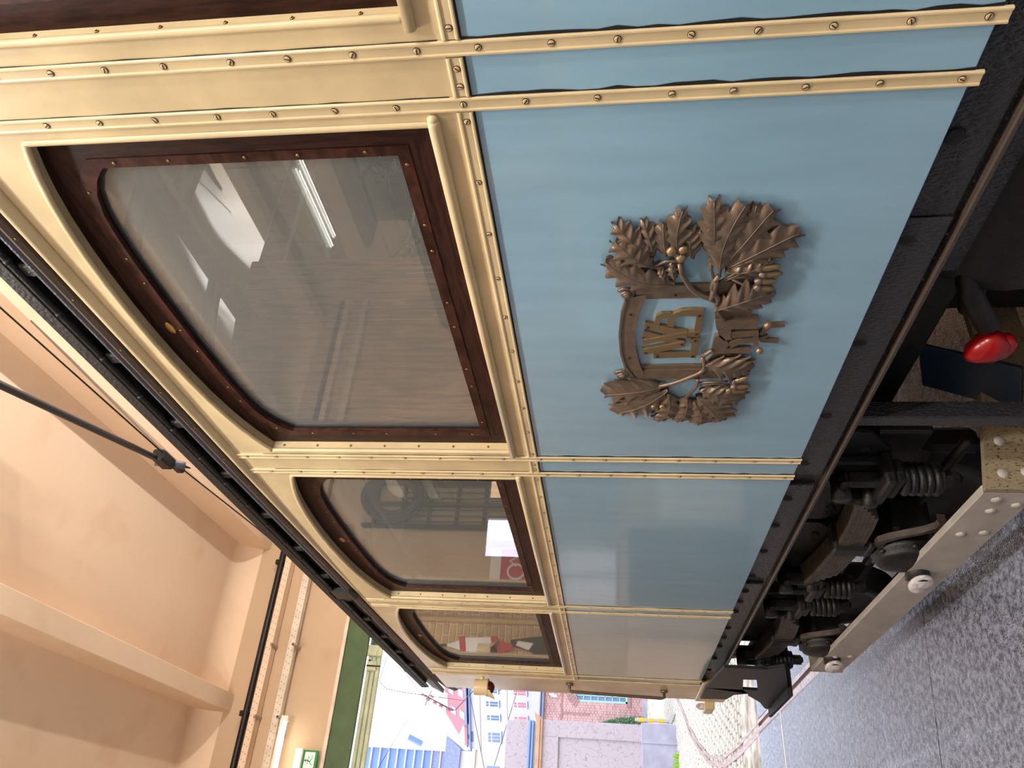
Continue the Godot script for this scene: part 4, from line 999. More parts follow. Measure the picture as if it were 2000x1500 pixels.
func tram_frame():
	# sole bar: web, outward flange, reinforcing plates, rivets
	var s := st(); bx(s, Vector3(1.150, 0.84, -6.0), Vector3(1.165, 0.965, 1.6)); var sb = mk("sole_bar", s, "black_paint", tram)
	s = st(); bx(s, Vector3(1.128, 0.838, -6.0), Vector3(1.165, 0.851, 1.6), 0.003); mk("flange", s, "flange", sb)
	for e in [[1.6, -1.18, 0.012], [-1.18, -2.33, 0.018], [-2.42, -3.36, 0.014], [-3.46, -5.0, 0.012]]:
		s = st(); bx(s, Vector3(1.150 - e[2], 0.866, e[1]), Vector3(1.152, 0.962, e[0]), 0.003); mk("reinforcing_plate", s, "black_paint", sb)
	var zr := [0.9, 0.5, 0.1, -0.3, -0.66, -0.97, -1.228, -1.584, -1.932, -2.227, -2.503, -2.741, -3.008, -3.312, -3.52, -3.68, -3.84, -4.14, -4.33, -4.52, -4.8, -5.1, -5.4]
	for z in zr:
		inst("rivet", rivet_mesh, facing(Vector3(1.137 if z > -2.33 else 1.139, 0.935, z * 1.012)), sb)
	# black hanger bar below the sole bar
	s = st(); bx(s, Vector3(1.145, 0.16, -2.035), Vector3(1.20, 0.84, -1.985), 0.004); mk("hanger_bar", s, "black_paint", tram)
	# riveted gusset plates under the flange
	for e in [[-2.30, -3.02, 0.60], [-3.06, -4.05, 0.56], [-4.08, -4.95, 0.58], [-0.6, -1.5, 0.55]]:
		s = st(); side_poly(s, rows([[-e[0], 0.845], [-e[0], 0.70], [-e[0] + 0.12, e[2]], [-e[1] - 0.12, e[2]], [-e[1], 0.70], [-e[1], 0.845]]), 1.27, 1.285)
		var gp = mk("gusset_plate", s, "black_paint", tram)
		var n := 5
		for k in n:
			inst("rivet", rivet_mesh, facing(Vector3(1.27, 0.80, lerpf(e[0] - 0.06, e[1] + 0.06, k / (n - 1.0)))), gp)
			inst("rivet", rivet_mesh, facing(Vector3(1.27, 0.69 if k in [0, 4] else 0.63, lerpf(e[0] - 0.12, e[1] + 0.12, k / (n - 1.0)))), gp)
	# longitudinal inner girder, air tank and hose
	s = st(); bx(s, Vector3(1.55, 0.5, -5.6), Vector3(1.62, 0.9, 1.6), 0.01); mk("inner_girder", s, "iron", tram)
	s = st(true); lathe(s, [[0.0, -0.01], [0.18, 0.0], [0.215, 0.03], [0.225, 0.08], [0.225, 0.9], [0.215, 0.95], [0.18, 0.98], [0, 0.99]], towards(Vector3(0, 0, 1), Vector3(1.46, 0.60, -1.58)), 28)
	mk("air_tank", s, "iron", tram)
	s = st(true); var hp := []
	for k in 14: hp.append(Vector3(1.32 + 0.02 * sin(k), 0.60 + 0.012 * k, -1.72 + 0.085 * k - 0.002 * k * k))
	tube(s, hp, 0.028, 10)
	for k in 12: tube(s, [hp[k].lerp(hp[k + 1], 0.3), hp[k].lerp(hp[k + 1], 0.5)], 0.031, 10)
	mk("air_hose", s, "iron", tram)
	s = st(); bx(s, Vector3(1.72, 0.10, -2.25), Vector3(2.8, 0.9, 1.2), 0.02); mk("light_block_box", s, "tarred", tram)  # black box added to keep light out from under the tram
	# red painted hose coupling
	s = st(true)
	lathe(s, [[0.0, -0.062], [0.014, -0.058], [0.036, -0.035], [0.047, 0.0], [0.043, 0.028], [0.028, 0.044], [0.0, 0.048]], Transform3D(Basis(Vector3(1, 0, 0), 2.15) * Basis.from_scale(Vector3(0.8, 1.0, 1.0)), Vector3(1.20, 0.585, -1.72)), 22)
	lathe(s, [[0.0, -0.066], [0.012, -0.060], [0.030, -0.035], [0.040, 0.0], [0.036, 0.028], [0.024, 0.044], [0.0, 0.048]], Transform3D(Basis(Vector3(1, 0, 0), 2.0) * Basis.from_scale(Vector3(0.8, 1.0, 0.8)), Vector3(1.207, 0.553, -1.735)), 22)
	var rc = tag(mk("hose_coupling", s, "red_paint", tram), "glossy red hose coupling under the sole bar")
	s = st(true); tube(s, [Vector3(1.22, 0.60, -1.66), Vector3(1.25, 0.66, -1.58), Vector3(1.3, 0.70, -1.5)], 0.028, 10); mk("coupling_neck", s, "iron", rc)
	s = st(); bx(s, Vector3(-0.16, -0.01, -0.1), Vector3(0.16, 0.01, 0.1), 0.004, Transform3D(Basis(Vector3(0, 0, 1), 0.9) * Basis(Vector3(0, 1, 0), 0.4), Vector3(1.5, 0.34, -2.32))); mk("dust_plate", s, "cabinet", tram)

# =====================================================================  bogie, platform end
func bogie():
	var t = base("bogie", "black bogie with leaf springs, coil springs and axle boxes behind a cream guard beam", "bogie", Vector3(2.2, 0, -3.8))
	var off := -Vector3(2.2, 0, -3.8)
	var ax := [-3.08, -4.52]
	for z0 in ax:
		for sd in [0, 1]:
			var s := st(true)
			# wheel, axis along x
			var T := Transform3D(Basis(Vector3(0, 1, 0), Vector3(1, 0, 0), Vector3(0, 0, -1)), Vector3(1.36 if sd == 0 else 3.04, 0.402, z0) + off)
			if sd == 1: T.basis = Basis(Vector3(0, 1, 0), Vector3(-1, 0, 0), Vector3(0, 0, 1))
			lathe(s, [[0.0, -0.03], [0.09, -0.03], [0.10, 0.0], [0.30, 0.035], [0.335, 0.02], [0.34, 0.0], [0.39, 0.0], [0.40, 0.008], [0.402, 0.09], [0.43, 0.10], [0.43, 0.125], [0.33, 0.13], [0.30, 0.08], [0.1, 0.09], [0, 0.09]], T, 40)
			mk("wheel", s, "iron", t)
		var s := st(true); tube(s, [Vector3(1.2, 0.40, z0) + off, Vector3(3.2, 0.40, z0) + off], 0.06, 16); mk("axle", s, "iron", t)
	for i in 2:
		var z0: float = ax[i]
		var s := st(true)
		# axle box: housing, domed cover, filler lid, bottom sump
		var b = base("axle_box", "", "", Vector3.ZERO, t)
		s = st(); bx(s, Vector3(1.16, 0.30, z0 - 0.13) + off, Vector3(1.36, 0.49, z0 + 0.13) + off, 0.03); bx(s, Vector3(1.17, 0.47, z0 - 0.06) + off, Vector3(1.30, 0.545, z0 + 0.06) + off, 0.012); bx(s, Vector3(1.19, 0.44, z0 - 0.17) + off, Vector3(1.32, 0.47, z0 + 0.17) + off, 0.008)
		mk("housing", s, "iron", b)
		s = st(true); lathe(s, [[0.125, 0.0], [0.125, 0.02], [0.115, 0.026], [0.115, 0.04], [0.105, 0.052], [0.07, 0.062], [0, 0.066]], Transform3D(facing(Vector3.ZERO).basis, Vector3(1.165, 0.385, z0) + off), 24)
		for k in 6: ball(s, Vector3(1.142, 0.385 + 0.118 * sin(k * 1.047), z0 + 0.118 * cos(k * 1.047)) + off, 0.013, 8)
		mk("cover", s, "iron", b)
		s = st(true); tube(s, [Vector3(1.15, 0.33, z0 - 0.05) + off, Vector3(1.075, 0.325, z0 - 0.082) + off], 0.046, 16); ball(s, Vector3(1.15, 0.27, z0 + 0.02) + off, 0.05, 12); mk("filler_neck", s, "iron", b)
		s = st(true); lathe(s, [[0.0, 0.0], [0.048, 0.0], [0.05, 0.008], [0.044, 0.014], [0.0, 0.016]], towards(Vector3(-0.9, -0.12, 0.42), Vector3(1.062, 0.322, z0 - 0.075) + off), 24)
		tag(mk("filler_lid", s, "white_paint", b), "round white painted filler lid")
		s = st(); var arm := []
		for k in 9:
			var q := k / 8.0
			arm.append([-(z0 + 0.05 + 0.30 * q), 0.50 - 0.12 * q + 0.05 * sin(q * TAU)])
		var lower := arm.duplicate(); lower.reverse()
		var ap := rows(arm)
		for e in lower: ap.append(Vector2(e[0] + 0.004, e[1] - 0.03))
		side_poly(s, PackedVector2Array(Array(ap).map(func(v): return v + Vector2(-0.0, 0))), 1.15 + off.x, 1.175 + off.x)
		mk("guide_arm", s, "spring_steel", b).position.z = off.z
		# leaf spring: six leaves and the buckle
		var sp = base("leaf_spring", "", "", Vector3.ZERO, t)
		for k in 6:
			s = st(); var half := 0.46 - 0.028 * k; var y0 := 0.626 - 0.0155 * k; var up := []; var dn := []
			for q in 13:
				var w := lerpf(-half, half, q / 12.0); var y: float = y0 + 0.20 * w * w
				up.append(Vector2(-(z0 + off.z) + w, y + 0.0145)); dn.append(Vector2(-(z0 + off.z) + w, y))
			dn.reverse(); side_poly(s, PackedVector2Array(up + dn), 1.165 + off.x, 1.258 + off.x)
			mk("leaf", s, "spring_steel", sp)
		s = st(); bx(s, Vector3(1.15, 0.525, z0 - 0.04) + off, Vector3(1.272, 0.66, z0 + 0.04) + off, 0.008); bx(s, Vector3(1.145, 0.515, z0 - 0.03) + off, Vector3(1.165, 0.54, z0 + 0.09) + off, 0.005); mk("buckle", s, "iron", sp)
		# hangers: bracket, shackle loop, coil spring with nut
		for e in [-1, 1]:
			var zc: float = z0 + e * 0.575; var zl: float = z0 + e * 0.475
			var h = base("spring_hanger", "", "", Vector3.ZERO, t)
			s = st(); bx(s, Vector3(1.15, 0.60, zc - 0.09) + off, Vector3(1.27, 0.635, zc + 0.08) + off, 0.008); bx(s, Vector3(1.235, 0.60, zc - 0.05) + off, Vector3(1.27, 0.82, zc + 0.05) + off, 0.008); bx(s, Vector3(1.16, 0.565, zc - 0.07) + off, Vector3(1.25, 0.60, zc + 0.07) + off, 0.01); mk("bracket", s, "iron", h)
			s = st(); var zq: float = zl + e * 0.045
			for y in [0.60, 0.745]: bx(s, Vector3(1.165, y - 0.016, zq - 0.085) + off, Vector3(1.225, y + 0.016, zq + 0.085) + off, 0.012)
			for z in [-0.07, 0.07]: bx(s, Vector3(1.165, 0.60, zq + z - 0.016) + off, Vector3(1.225, 0.745, zq + z + 0.016) + off, 0.012)
			mk("shackle", s, "iron", h)
			s = st(true); tube(s, [Vector3(1.15, 0.745, zq) + off, Vector3(1.24, 0.745, zq) + off], 0.032, 12); tube(s, [Vector3(1.145, 0.64, zl) + off, Vector3(1.28, 0.64, zl) + off], 0.022, 10); mk("shackle_pin", s, "iron", h)
			s = st(true); tube(s, helix(Vector3(1.205, 0.565, zc) + off, 0.046, 0.115, 4.6), 0.0135, 8); mk("coil_spring", s, "iron", h)
			s = st(true); tube(s, [Vector3(1.205, 0.68, zc) + off, Vector3(1.205, 0.37, zc) + off], 0.017, 10); mk("rod", s, "iron", h)
			s = st(); lathe(s, [[0.0, 0.0], [0.052, 0.0], [0.052, 0.012], [0.03, 0.016], [0.03, 0.045], [0, 0.045]], Transform3D(Basis(Vector3.RIGHT, PI), Vector3(1.205, 0.448, zc) + off), 6 if false else 12); lathe(s, [[0.03, 0.0], [0.03, 0.03], [0.0, 0.03]], Transform3D(Basis(Vector3.RIGHT, PI), Vector3(1.205, 0.41, zc) + off), 6); mk("nut", s, "iron", h)
	# frame, levers
	var s := st(); bx(s, Vector3(1.30, 0.48, -5.3) + off, Vector3(1.34, 0.66, -2.35) + off, 0.01); bx(s, Vector3(1.30, 0.42, -3.95) + off, Vector3(2.9, 0.60, -3.7) + off, 0.02); mk("frame_girder", s, "iron", t)
	s = st(); side_poly(s, rows([[2.50 + off.z * -1.0 * 0.0, 0.50], [2.62, 0.56], [2.80, 0.46], [2.72, 0.40], [2.55, 0.42]]), 1.33 + off.x, 1.36 + off.x); var lv = mk("brake_lever", s, "iron", t); lv.position.z = off.z
	s = st(true); tube(s, [Vector3(1.3, 0.36, -2.4) + off, Vector3(1.36, 0.32, -3.75) + off], 0.02, 8); tube(s, [Vector3(1.36, 0.30, -3.75) + off, Vector3(1.3, 0.30, -5.0) + off], 0.02, 8); mk("brake_rod", s, "iron", t)
	for z in [-2.62, -4.06]:
		s = st(); bx(s, Vector3(1.37, 0.22, z - 0.03) + off, Vector3(1.47, 0.50, z + 0.02) + off, 0.02); mk("brake_block", s, "iron", t)
	# cream guard beam along the bogie and the board across its end
	s = st(); bx(s, Vector3(1.10, 0.20, -4.90) + off, Vector3(1.128, 0.372, -2.38) + off, 0.004)
	var gb = mk("guard_beam", s, "guard_cream", t)
	s = st(); bx(s, Vector3(1.098, 0.195, -4.915) + off, Vector3(1.21, 0.375, -4.895) + off, 0.003); mk("end_lip", s, "guard_rust", gb)
	s = st(); front_poly(s, rows([[1.10 + off.x, 0.20], [1.10 + off.x, 0.372], [1.62 + off.x, 0.27], [3.0 + off.x, 0.27], [3.0 + off.x, 0.10], [1.62 + off.x, 0.10]]), -2.38 + off.z, -2.352 + off.z); var eb = mk("end_board", s, "guard_rust", t)
	s = st(true); lathe(s, [[0.017, -0.002], [0.017, 0.002], [0.012, 0.007], [0, 0.009]], Transform3D.IDENTITY, 12); var rv := mesh_of(s, "guard_cream")
	for e in [[0.312, -2.43], [0.296, -2.52], [0.315, -2.727], [0.245, -2.709], [0.236, -2.47], [0.319, -4.55], [0.245, -4.52], [0.316, -4.74]]:
		inst("rivet", rv, facing(Vector3(1.10, e[0] + 0.0, e[1]) + off), gb)
	for e in [[1.27, 0.292], [1.155, 0.31], [1.27, 0.2], [1.16, 0.24]]: inst("rivet", rv, Transform3D(Basis(Vector3.RIGHT, PI / 2), Vector3(e[0], e[1], -2.352) + off), eb)
	s = st(); front_poly(s, rows([[1.20 + off.x, 0.235], [1.36 + off.x, 0.17], [1.36 + off.x, 0.05], [1.20 + off.x, 0.05]]), -2.35 + off.z, -2.18 + off.z); mk("corner_bracket", s, "guard_cream", t)

func tram_end():
	# closed platform side, end post, grab rail, signal lamp, step
	var s := st(); bx(s, Vector3(D + 0.004, 0.94, -6.08), Vector3(D + 0.04, 2.80, -5.562), 0.006); mk("platform_side", s, "cream", tram)
	s = st(); bx(s, Vector3(D + 0.0, 0.73, -6.12), Vector3(D + 0.05, 0.945, -5.50), 0.008); mk("platform_skirt", s, "cream", tram)
	s = st(); bx(s, Vector3(1.07, 0.80, -6.32), Vector3(1.16, 0.87, -6.12), 0.006); var hb = mk("hook_box", s, "cream", tram)
	s = st(true); ball(s, Vector3(1.11, 0.885, -6.25), 0.03, 10, Vector3(0.8, 1.3, 0.8)); mk("white_cap", s, "white_paint", hb)
	s = st(); bx(s, Vector3(1.5, 0.94, -7.2), Vector3(2.9, 2.0, -7.1), 0.05); bx(s, Vector3(1.5, 0.80, -7.1), Vector3(2.9, 0.95, -6.0), 0.01); mk("dash", s, "cream", tram)
	s = st(true)
	tube(s, [Vector3(D - 0.002, 1.84, -5.72), Vector3(D - 0.045, 1.84, -5.72), Vector3(D - 0.05, 1.82, -5.723), Vector3(D - 0.05, 1.2, -5.80), Vector3(D - 0.045, 1.18, -5.80), Vector3(D - 0.002, 1.18, -5.80)], 0.011, 10)
	for y in [1.84, 1.18]: tube(s, [Vector3(D + 0.004, y, -5.72 if y > 1.5 else -5.80), Vector3(D - 0.012, y, -5.72 if y > 1.5 else -5.80)], 0.026, 12)
	tag(mk("grab_rail", s, "bronze", tram), "dark metal grab rail on the platform side")
	# signal lamp
	var l = base("signal_lamp", "", "", Vector3.ZERO, tram); tag(l, "cream hooded signal lamp with dark red lens")
	s = st(true); lathe(s, [[0.0, 0.0], [0.05, 0.0], [0.052, 0.006], [0.052, 0.08], [0.058, 0.085], [0.058, 0.10], [0.0, 0.10]], Transform3D(Basis(Vector3.RIGHT, PI), Vector3(1.05, 2.50, -5.62)), 24); mk("lamp_body", s, "cream", l)
	s = st(true); ball(s, Vector3(1.05, 2.395, -5.62), 0.045, 16, Vector3(1, 0.85, 1)); mk("lens", s, "lens_red", l)
	s = st(true)
	for k in 7:
		var a := -1.2 + k * 0.4; var b := a + 0.4
		var p0 := Vector3(1.05 - 0.058 * cos(a), 2.40, -5.62 - 0.058 * sin(a)); var p1 := Vector3(1.05 - 0.058 * cos(b), 2.40, -5.62 - 0.058 * sin(b))
		var q0 := Vector3(1.05 - 0.075 * cos(a), 2.40 - 0.05 * cos(a), -5.62 - 0.075 * sin(a)); var q1 := Vector3(1.05 - 0.075 * cos(b), 2.40 - 0.05 * cos(b), -5.62 - 0.075 * sin(b))
		quad(s, p0, p1, q1, q0, Vector3(-1, 0.5, 0))
	mk("hood", s, "cream", l)
	s = st(); bx(s, Vector3(1.05, 2.44, -5.635), Vector3(D + 0.006, 2.47, -5.605), 0.006); mk("arm", s, "cream", l)
	# cast step bracket with ribbed tread
	var sp = base("boarding_step", "", "", Vector3.ZERO, tram); tag(sp, "black cast step bracket with ribbed tread")
	s = st()
	for x in [1.05, 1.28]:
		side_poly(s, rows([[4.70, 0.90], [4.70, 0.66], [4.98, 0.68], [4.99, 0.755], [5.28, 0.72], [5.40, 0.67], [5.28, 0.95]]), x, x + 0.018)
		side_poly(s, rows([[4.70, 0.66], [4.62, 0.58], [5.2, 0.455], [5.90, 0.455], [5.87, 0.49], [5.65, 0.56], [5.46, 0.66], [5.40, 0.67], [5.29, 0.625], [5.0, 0.675], [4.98, 0.68]]), x, x + 0.018)
		side_poly(s, rows([[5.28, 0.72], [5.29, 0.625], [5.40, 0.67]]), x, x + 0.018)
		side_poly(s, rows([[5.28, 0.95], [5.28, 0.72], [5.40, 0.67], [5.46, 0.75], [5.62, 0.78], [5.64, 0.95]]), x, x + 0.018)
	mk("side_bracket", s, "pipe_black", sp)
	s = st(); bx(s, Vector3(1.0, 0.44, -5.9), Vector3(1.30, 0.458, -5.15), 0.004)
	for k in 26: bx(s, Vector3(0.996, 0.452, -5.17 - k * 0.028), Vector3(1.30, 0.466, -5.182 - k * 0.028), 0.002)
	mk("tread", s, "iron", sp)

# =====================================================================  emblem
func loc(v: Vector2, h: float) -> Vector3: return Vector3(-h, v.y, -v.x)

func leaf(e: Node, b: Vector2, t: Vector2, w: float, lift: float, sd: int):
	var g := RandomNumberGenerator.new(); g.seed = sd
	var ax := t - b; var L := ax.length(); ax /= L; var pp := ax.orthogonal()
	var bend := g.randf_range(-0.10, 0.10) * L
	var s := st(true); var n := 41
	var vein := []; var sides := [[], []]; var mids := [[], []]
	for i in n:
		var q := float(i) / (n - 1)
		var c: Vector2 = b + ax * L * q + pp * bend * sin(PI * q)
		var crest := lift + 0.006 + 0.010 * sin(PI * minf(1.0, q * 1.05))
		vein.append(loc(c, crest))
		var env := 0.5 * w * pow(sin(PI * clampf(q * 0.90 + 0.05, 0.0, 1.0)), 0.7)
		for k in 2:
			var ph := q * 4.6 + 0.15 * k + g.randf() * 0.02
			var saw := fposmod(ph, 1.0)
			var lobe := 0.50 + 0.50 * (saw / 0.72 if saw < 0.72 else (1.0 - saw) / 0.28)
			var hw := env * lobe + 0.0012
			if q < 0.10: hw = minf(hw, 0.0035 + q * 0.06)
			var sg := 1.0 if k == 0 else -1.0
			var fwd := ax * hw * 0.45
			var curl := 0.005 * sin(q * 29.0 + sd) * lobe
			mids[k].append(loc(c + pp * sg * hw * 0.5 + fwd * 0.45, crest - 0.002 + 0.0035 * sin(TAU * ph + 0.8) + curl * 0.4))
			sides[k].append(loc(c + pp * sg * hw + fwd, maxf(0.002, crest - 0.008 + curl + 0.004 * (lobe - 0.75))))
	for k in 2:
		for i in n - 1:
			quad(s, vein[i], vein[i + 1], mids[k][i + 1], mids[k][i], Vector3(-1, 0, 0))
			quad(s, mids[k][i], mids[k][i + 1], sides[k][i + 1], sides[k][i], Vector3(-1, 0, 0))
	var sk := st()
	for k in 2:
		for i in n - 1:
			var a: Vector3 = sides[k][i]; var c: Vector3 = sides[k][i + 1]; var dn := Vector3(0.006, 0, 0)
			var a2 := Vector3(minf(0.0, a.x + dn.x), a.y, a.z); var c2 := Vector3(minf(0.0, c.x + dn.x), c.y, c.z)
			quad(sk, a, c, c2, a2, loc(pp * (1.0 if k == 0 else -1.0), 0))
	s.generate_normals(); sk.generate_normals()
	var me := s.commit(); sk.commit(me); me.surface_set_material(0, MT["bronze"]); me.surface_set_material(1, MT["bronze"])
	inst("leaf", me, Transform3D.IDENTITY, e)
	# raised midrib
	var r := st(true); var rp := []
	for i in range(0, n, 4): rp.append(vein[i])
	tube(r, rp, 0.0012, 5); mk("midrib", r, "bronze", e)

func twig(e: Node, pts: Array, r: float):
	var c := Curve3D.new()
	for i in pts.size():
		var a: Vector2 = pts[maxi(i - 1, 0)]; var b: Vector2 = pts[mini(i + 1, pts.size() - 1)]
		var tn := loc((b - a) / 6.0, 0.0); c.add_point(loc(pts[i], 0.010 + r * 0.8), -tn, tn)
	var s := st(true); var p := Array(c.tessellate(3, 6)); tube(s, p, r, 8); mk("twig", s, "bronze", e)

func acorn(e: Node, c: Vector2, t: Vector2):
	var T := towards(loc(t - c, 0.0), loc(c, 0.017)); var L := (t - c).length()
	var a = base("acorn", "", "", Vector3.ZERO, e)
	var s := st(true); lathe(s, [[0.0, -0.006], [0.006, -0.004], [0.0098, 0.003], [0.0095, 0.010], [0.0, 0.0105]], T, 14); mk("cup", s, "bronze", a)
	s = st(true); lathe(s, [[0.0082, 0.008], [0.0088, L * 0.45], [0.0072, L * 0.8], [0.003, L * 0.97], [0.0, L]], T, 14); mk("nut", s, "gold_edge", a)

func berry(e: Node, c: Vector2, r: float):
	var s := st(true); ball(s, loc(c, 0.020), r, 14); mk("berry", s, "gold_edge", e)

func plate(e: Node, called: String, pts: Array, h0: float, h1: float):
	var s := st(); var p := rows(pts)
	extr(s, p, Transform3D(Basis(Vector3(0, 0, -1), Vector3(0, 1, 0), Vector3(1, 0, 0)), Vector3(-h1, 0, 0)), h1 - h0)
	mk(called, s, "gold_edge" if called.begins_with("letter") else "bronze", e)

func scroll(e: Node, c: Vector2):
	var s := st(true); var p := []
	for k in 40:
		var a := k * 0.40; var r := 0.0195 * exp(-k * 0.045)
		p.append(loc(c + Vector2(cos(a + 1.9), sin(a + 1.9)) * r, 0.006 + 0.008 * k / 40.0))
	tube(s, p, 0.0042, 8); ball(s, loc(c, 0.012), 0.006, 10); mk("scroll", s, "bronze", e)

func pin(e: Node, c: Vector2):
	var s := st(); lathe(s, [[0.0040, 0.0], [0.0040, 0.0015], [0.003, 0.0022], [0, 0.0022]], Transform3D(facing(Vector3.ZERO).basis, loc(c, 0.0095)), 10); mk("screw", s, "slot", e)

func emblem():
	var e = base("emblem", "bronze emblem of oak leaves and acorns framing metal letters on the blue panel", "emblem", Vector3(D, 1.25, -1.62))
	leaf(e, Vector2(-0.3750, 0.1944), Vector2(-0.4787, 0.2195), 0.037, 0.006, 1)
	leaf(e, Vector2(-0.3814, 0.1903), Vector2(-0.4751, 0.2736), 0.065, 0.008, 2)
	leaf(e, Vector2(-0.3449, 0.1931), Vector2(-0.4293, 0.2756), 0.078, 0.013, 3)
	leaf(e, Vector2(-0.2841, 0.1451), Vector2(-0.3619, 0.2956), 0.084, 0.010, 4)
	leaf(e, Vector2(-0.3740, 0.1682), Vector2(-0.4726, 0.1799), 0.044, 0.007, 5)
	leaf(e, Vector2(-0.3529, 0.1320), Vector2(-0.5073, 0.1444), 0.061, 0.009, 6)
	leaf(e, Vector2(-0.3673, 0.0727), Vector2(-0.5312, 0.0868), 0.068, 0.010, 7)
	leaf(e, Vector2(-0.3897, 0.0665), Vector2(-0.5024, 0.0668), 0.037, 0.006, 8)
	leaf(e, Vector2(-0.3654, 0.1113), Vector2(-0.4569, 0.1231), 0.055, 0.006, 26)
	leaf(e, Vector2(-0.3163, 0.0520), Vector2(-0.5202, 0.0276), 0.085, 0.013, 9)
	leaf(e, Vector2(-0.3366, 0.0499), Vector2(-0.5025, -0.0280), 0.092, 0.009, 10)
	leaf(e, Vector2(-0.3366, 0.0477), Vector2(-0.5123, 0.0049), 0.051, 0.006, 27)
	leaf(e, Vector2(-0.3363, 0.0390), Vector2(-0.4377, -0.0893), 0.099, 0.010, 11)
	leaf(e, Vector2(-0.3311, 0.0362), Vector2(-0.3942, -0.0689), 0.080, 0.007, 12)
	leaf(e, Vector2(-0.3228, 0.0417), Vector2(-0.3644, -0.0532), 0.051, 0.009, 13)
	leaf(e, Vector2(-0.1918, 0.0497), Vector2(-0.2508, -0.0656), 0.114, 0.012, 14)
	leaf(e, Vector2(-0.2953, 0.1639), Vector2(-0.3446, 0.1843), 0.022, 0.006, 15)
	leaf(e, Vector2(-0.2948, 0.1458), Vector2(-0.3571, 0.1563), 0.024, 0.006, 16)
	leaf(e, Vector2(0.1353, 0.1399), Vector2(0.1776, 0.3009), 0.138, 0.010, 17)
	leaf(e, Vector2(0.1564, 0.1332), Vector2(0.2799, 0.2694), 0.143, 0.009, 18)
	leaf(e, Vector2(0.1725, 0.1323), Vector2(0.3272, 0.1500), 0.090, 0.008, 19)
	leaf(e, Vector2(0.1942, 0.0807), Vector2(0.3298, 0.0966), 0.084, 0.008, 20)
	leaf(e, Vector2(0.2052, 0.0631), Vector2(0.3446, 0.0366), 0.083, 0.010, 21)
	leaf(e, Vector2(0.1888, 0.0562), Vector2(0.3229, -0.0196), 0.119, 0.009, 22)
	leaf(e, Vector2(0.1619, 0.0503), Vector2(0.2162, -0.0575), 0.131, 0.008, 23)
	leaf(e, Vector2(0.0311, 0.0518), Vector2(0.0611, -0.0643), 0.124, 0.011, 24)
	leaf(e, Vector2(0.1566, 0.0508), Vector2(0.1728, -0.0437), 0.064, 0.009, 25)
	twig(e, [Vector2(-0.3564, 0.1388), Vector2(-0.3224, 0.1331), Vector2(-0.2795, 0.1131), Vector2(-0.2496, 0.0878), Vector2(-0.2341, 0.0634), Vector2(-0.2263, 0.0511)], 0.0062)
	twig(e, [Vector2(-0.3129, 0.0538), Vector2(-0.2851, 0.0630), Vector2(-0.2562, 0.0588), Vector2(-0.2337, 0.0473), Vector2(-0.2149, 0.0498)], 0.0065)
	twig(e, [Vector2(-0.3675, 0.0770), Vector2(-0.3272, 0.0707), Vector2(-0.3027, 0.0626)], 0.0035)
	twig(e, [Vector2(-0.3702, 0.0623), Vector2(-0.3373, 0.0706)], 0.0030)
	twig(e, [Vector2(-0.3449, 0.1931), Vector2(-0.3608, 0.1675), Vector2(-0.3597, 0.1369)], 0.0040)
	twig(e, [Vector2(-0.2883, 0.0511), Vector2(-0.3153, 0.0211), Vector2(-0.3344, -0.0175)], 0.0032)
	twig(e, [Vector2(-0.2847, 0.0484), Vector2(-0.3115, 0.0119), Vector2(-0.3191, -0.0197)], 0.0030)
	twig(e, [Vector2(-0.2980, 0.0234), Vector2(-0.2723, -0.0089), Vector2(-0.2754, -0.0240)], 0.0032)
	twig(e, [Vector2(-0.3016, 0.0282), Vector2(-0.3042, -0.0000), Vector2(-0.3001, -0.0203)], 0.0025)
	twig(e, [Vector2(-0.2963, 0.0586), Vector2(-0.2459, 0.0600), Vector2(-0.2348, 0.0635)], 0.0070)
	twig(e, [Vector2(-0.2345, 0.0520), Vector2(-0.1885, 0.0423), Vector2(-0.1523, 0.0217)], 0.0050)
	twig(e, [Vector2(-0.0018, 0.0588), Vector2(0.0552, 0.0508), Vector2(0.0945, 0.0885), Vector2(0.1198, 0.1245), Vector2(0.1352, 0.1619)], 0.0055)
	twig(e, [Vector2(0.0997, 0.0613), Vector2(0.1356, 0.0608), Vector2(0.1942, 0.0835)], 0.0045)
	twig(e, [Vector2(-0.0064, 0.0592), Vector2(-0.0335, 0.0379)], 0.0060)
	twig(e, [Vector2(0.1201, 0.0568), Vector2(0.1178, 0.0167), Vector2(0.1129, -0.0174)], 0.0030)
	twig(e, [Vector2(0.1356, 0.0527), Vector2(0.1255, 0.0159), Vector2(0.1334, -0.0172)], 0.0030)
	twig(e, [Vector2(0.0122, 0.0562), Vector2(0.0312, 0.0466), Vector2(0.0315, 0.0208)], 0.0040)
	acorn(e, Vector2(-0.3376, -0.0213), Vector2(-0.3409, -0.0710))
	acorn(e, Vector2(-0.3186, -0.0328), Vector2(-0.3188, -0.0781))
	acorn(e, Vector2(-0.2964, -0.0275), Vector2(-0.2950, -0.0714))
	acorn(e, Vector2(-0.2752, -0.0284), Vector2(-0.2669, -0.0685))
	acorn(e, Vector2(0.1079, -0.0274), Vector2(0.0856, -0.0652))
	acorn(e, Vector2(0.1308, -0.0303), Vector2(0.1285, -0.0753))
	acorn(e, Vector2(0.1490, -0.0191), Vector2(0.1544, -0.0683))
	berry(e, Vector2(-0.4028, 0.1591), 0.0125)
	berry(e, Vector2(-0.4066, 0.1360), 0.0115)
	berry(e, Vector2(-0.3811, 0.1384), 0.0125)
	berry(e, Vector2(0.2276, 0.1690), 0.0085)
	berry(e, Vector2(0.2276, 0.1462), 0.0085)
	berry(e, Vector2(-0.1401, -0.0757), 0.0095)
	berry(e, Vector2(-0.0363, -0.0727), 0.0090)
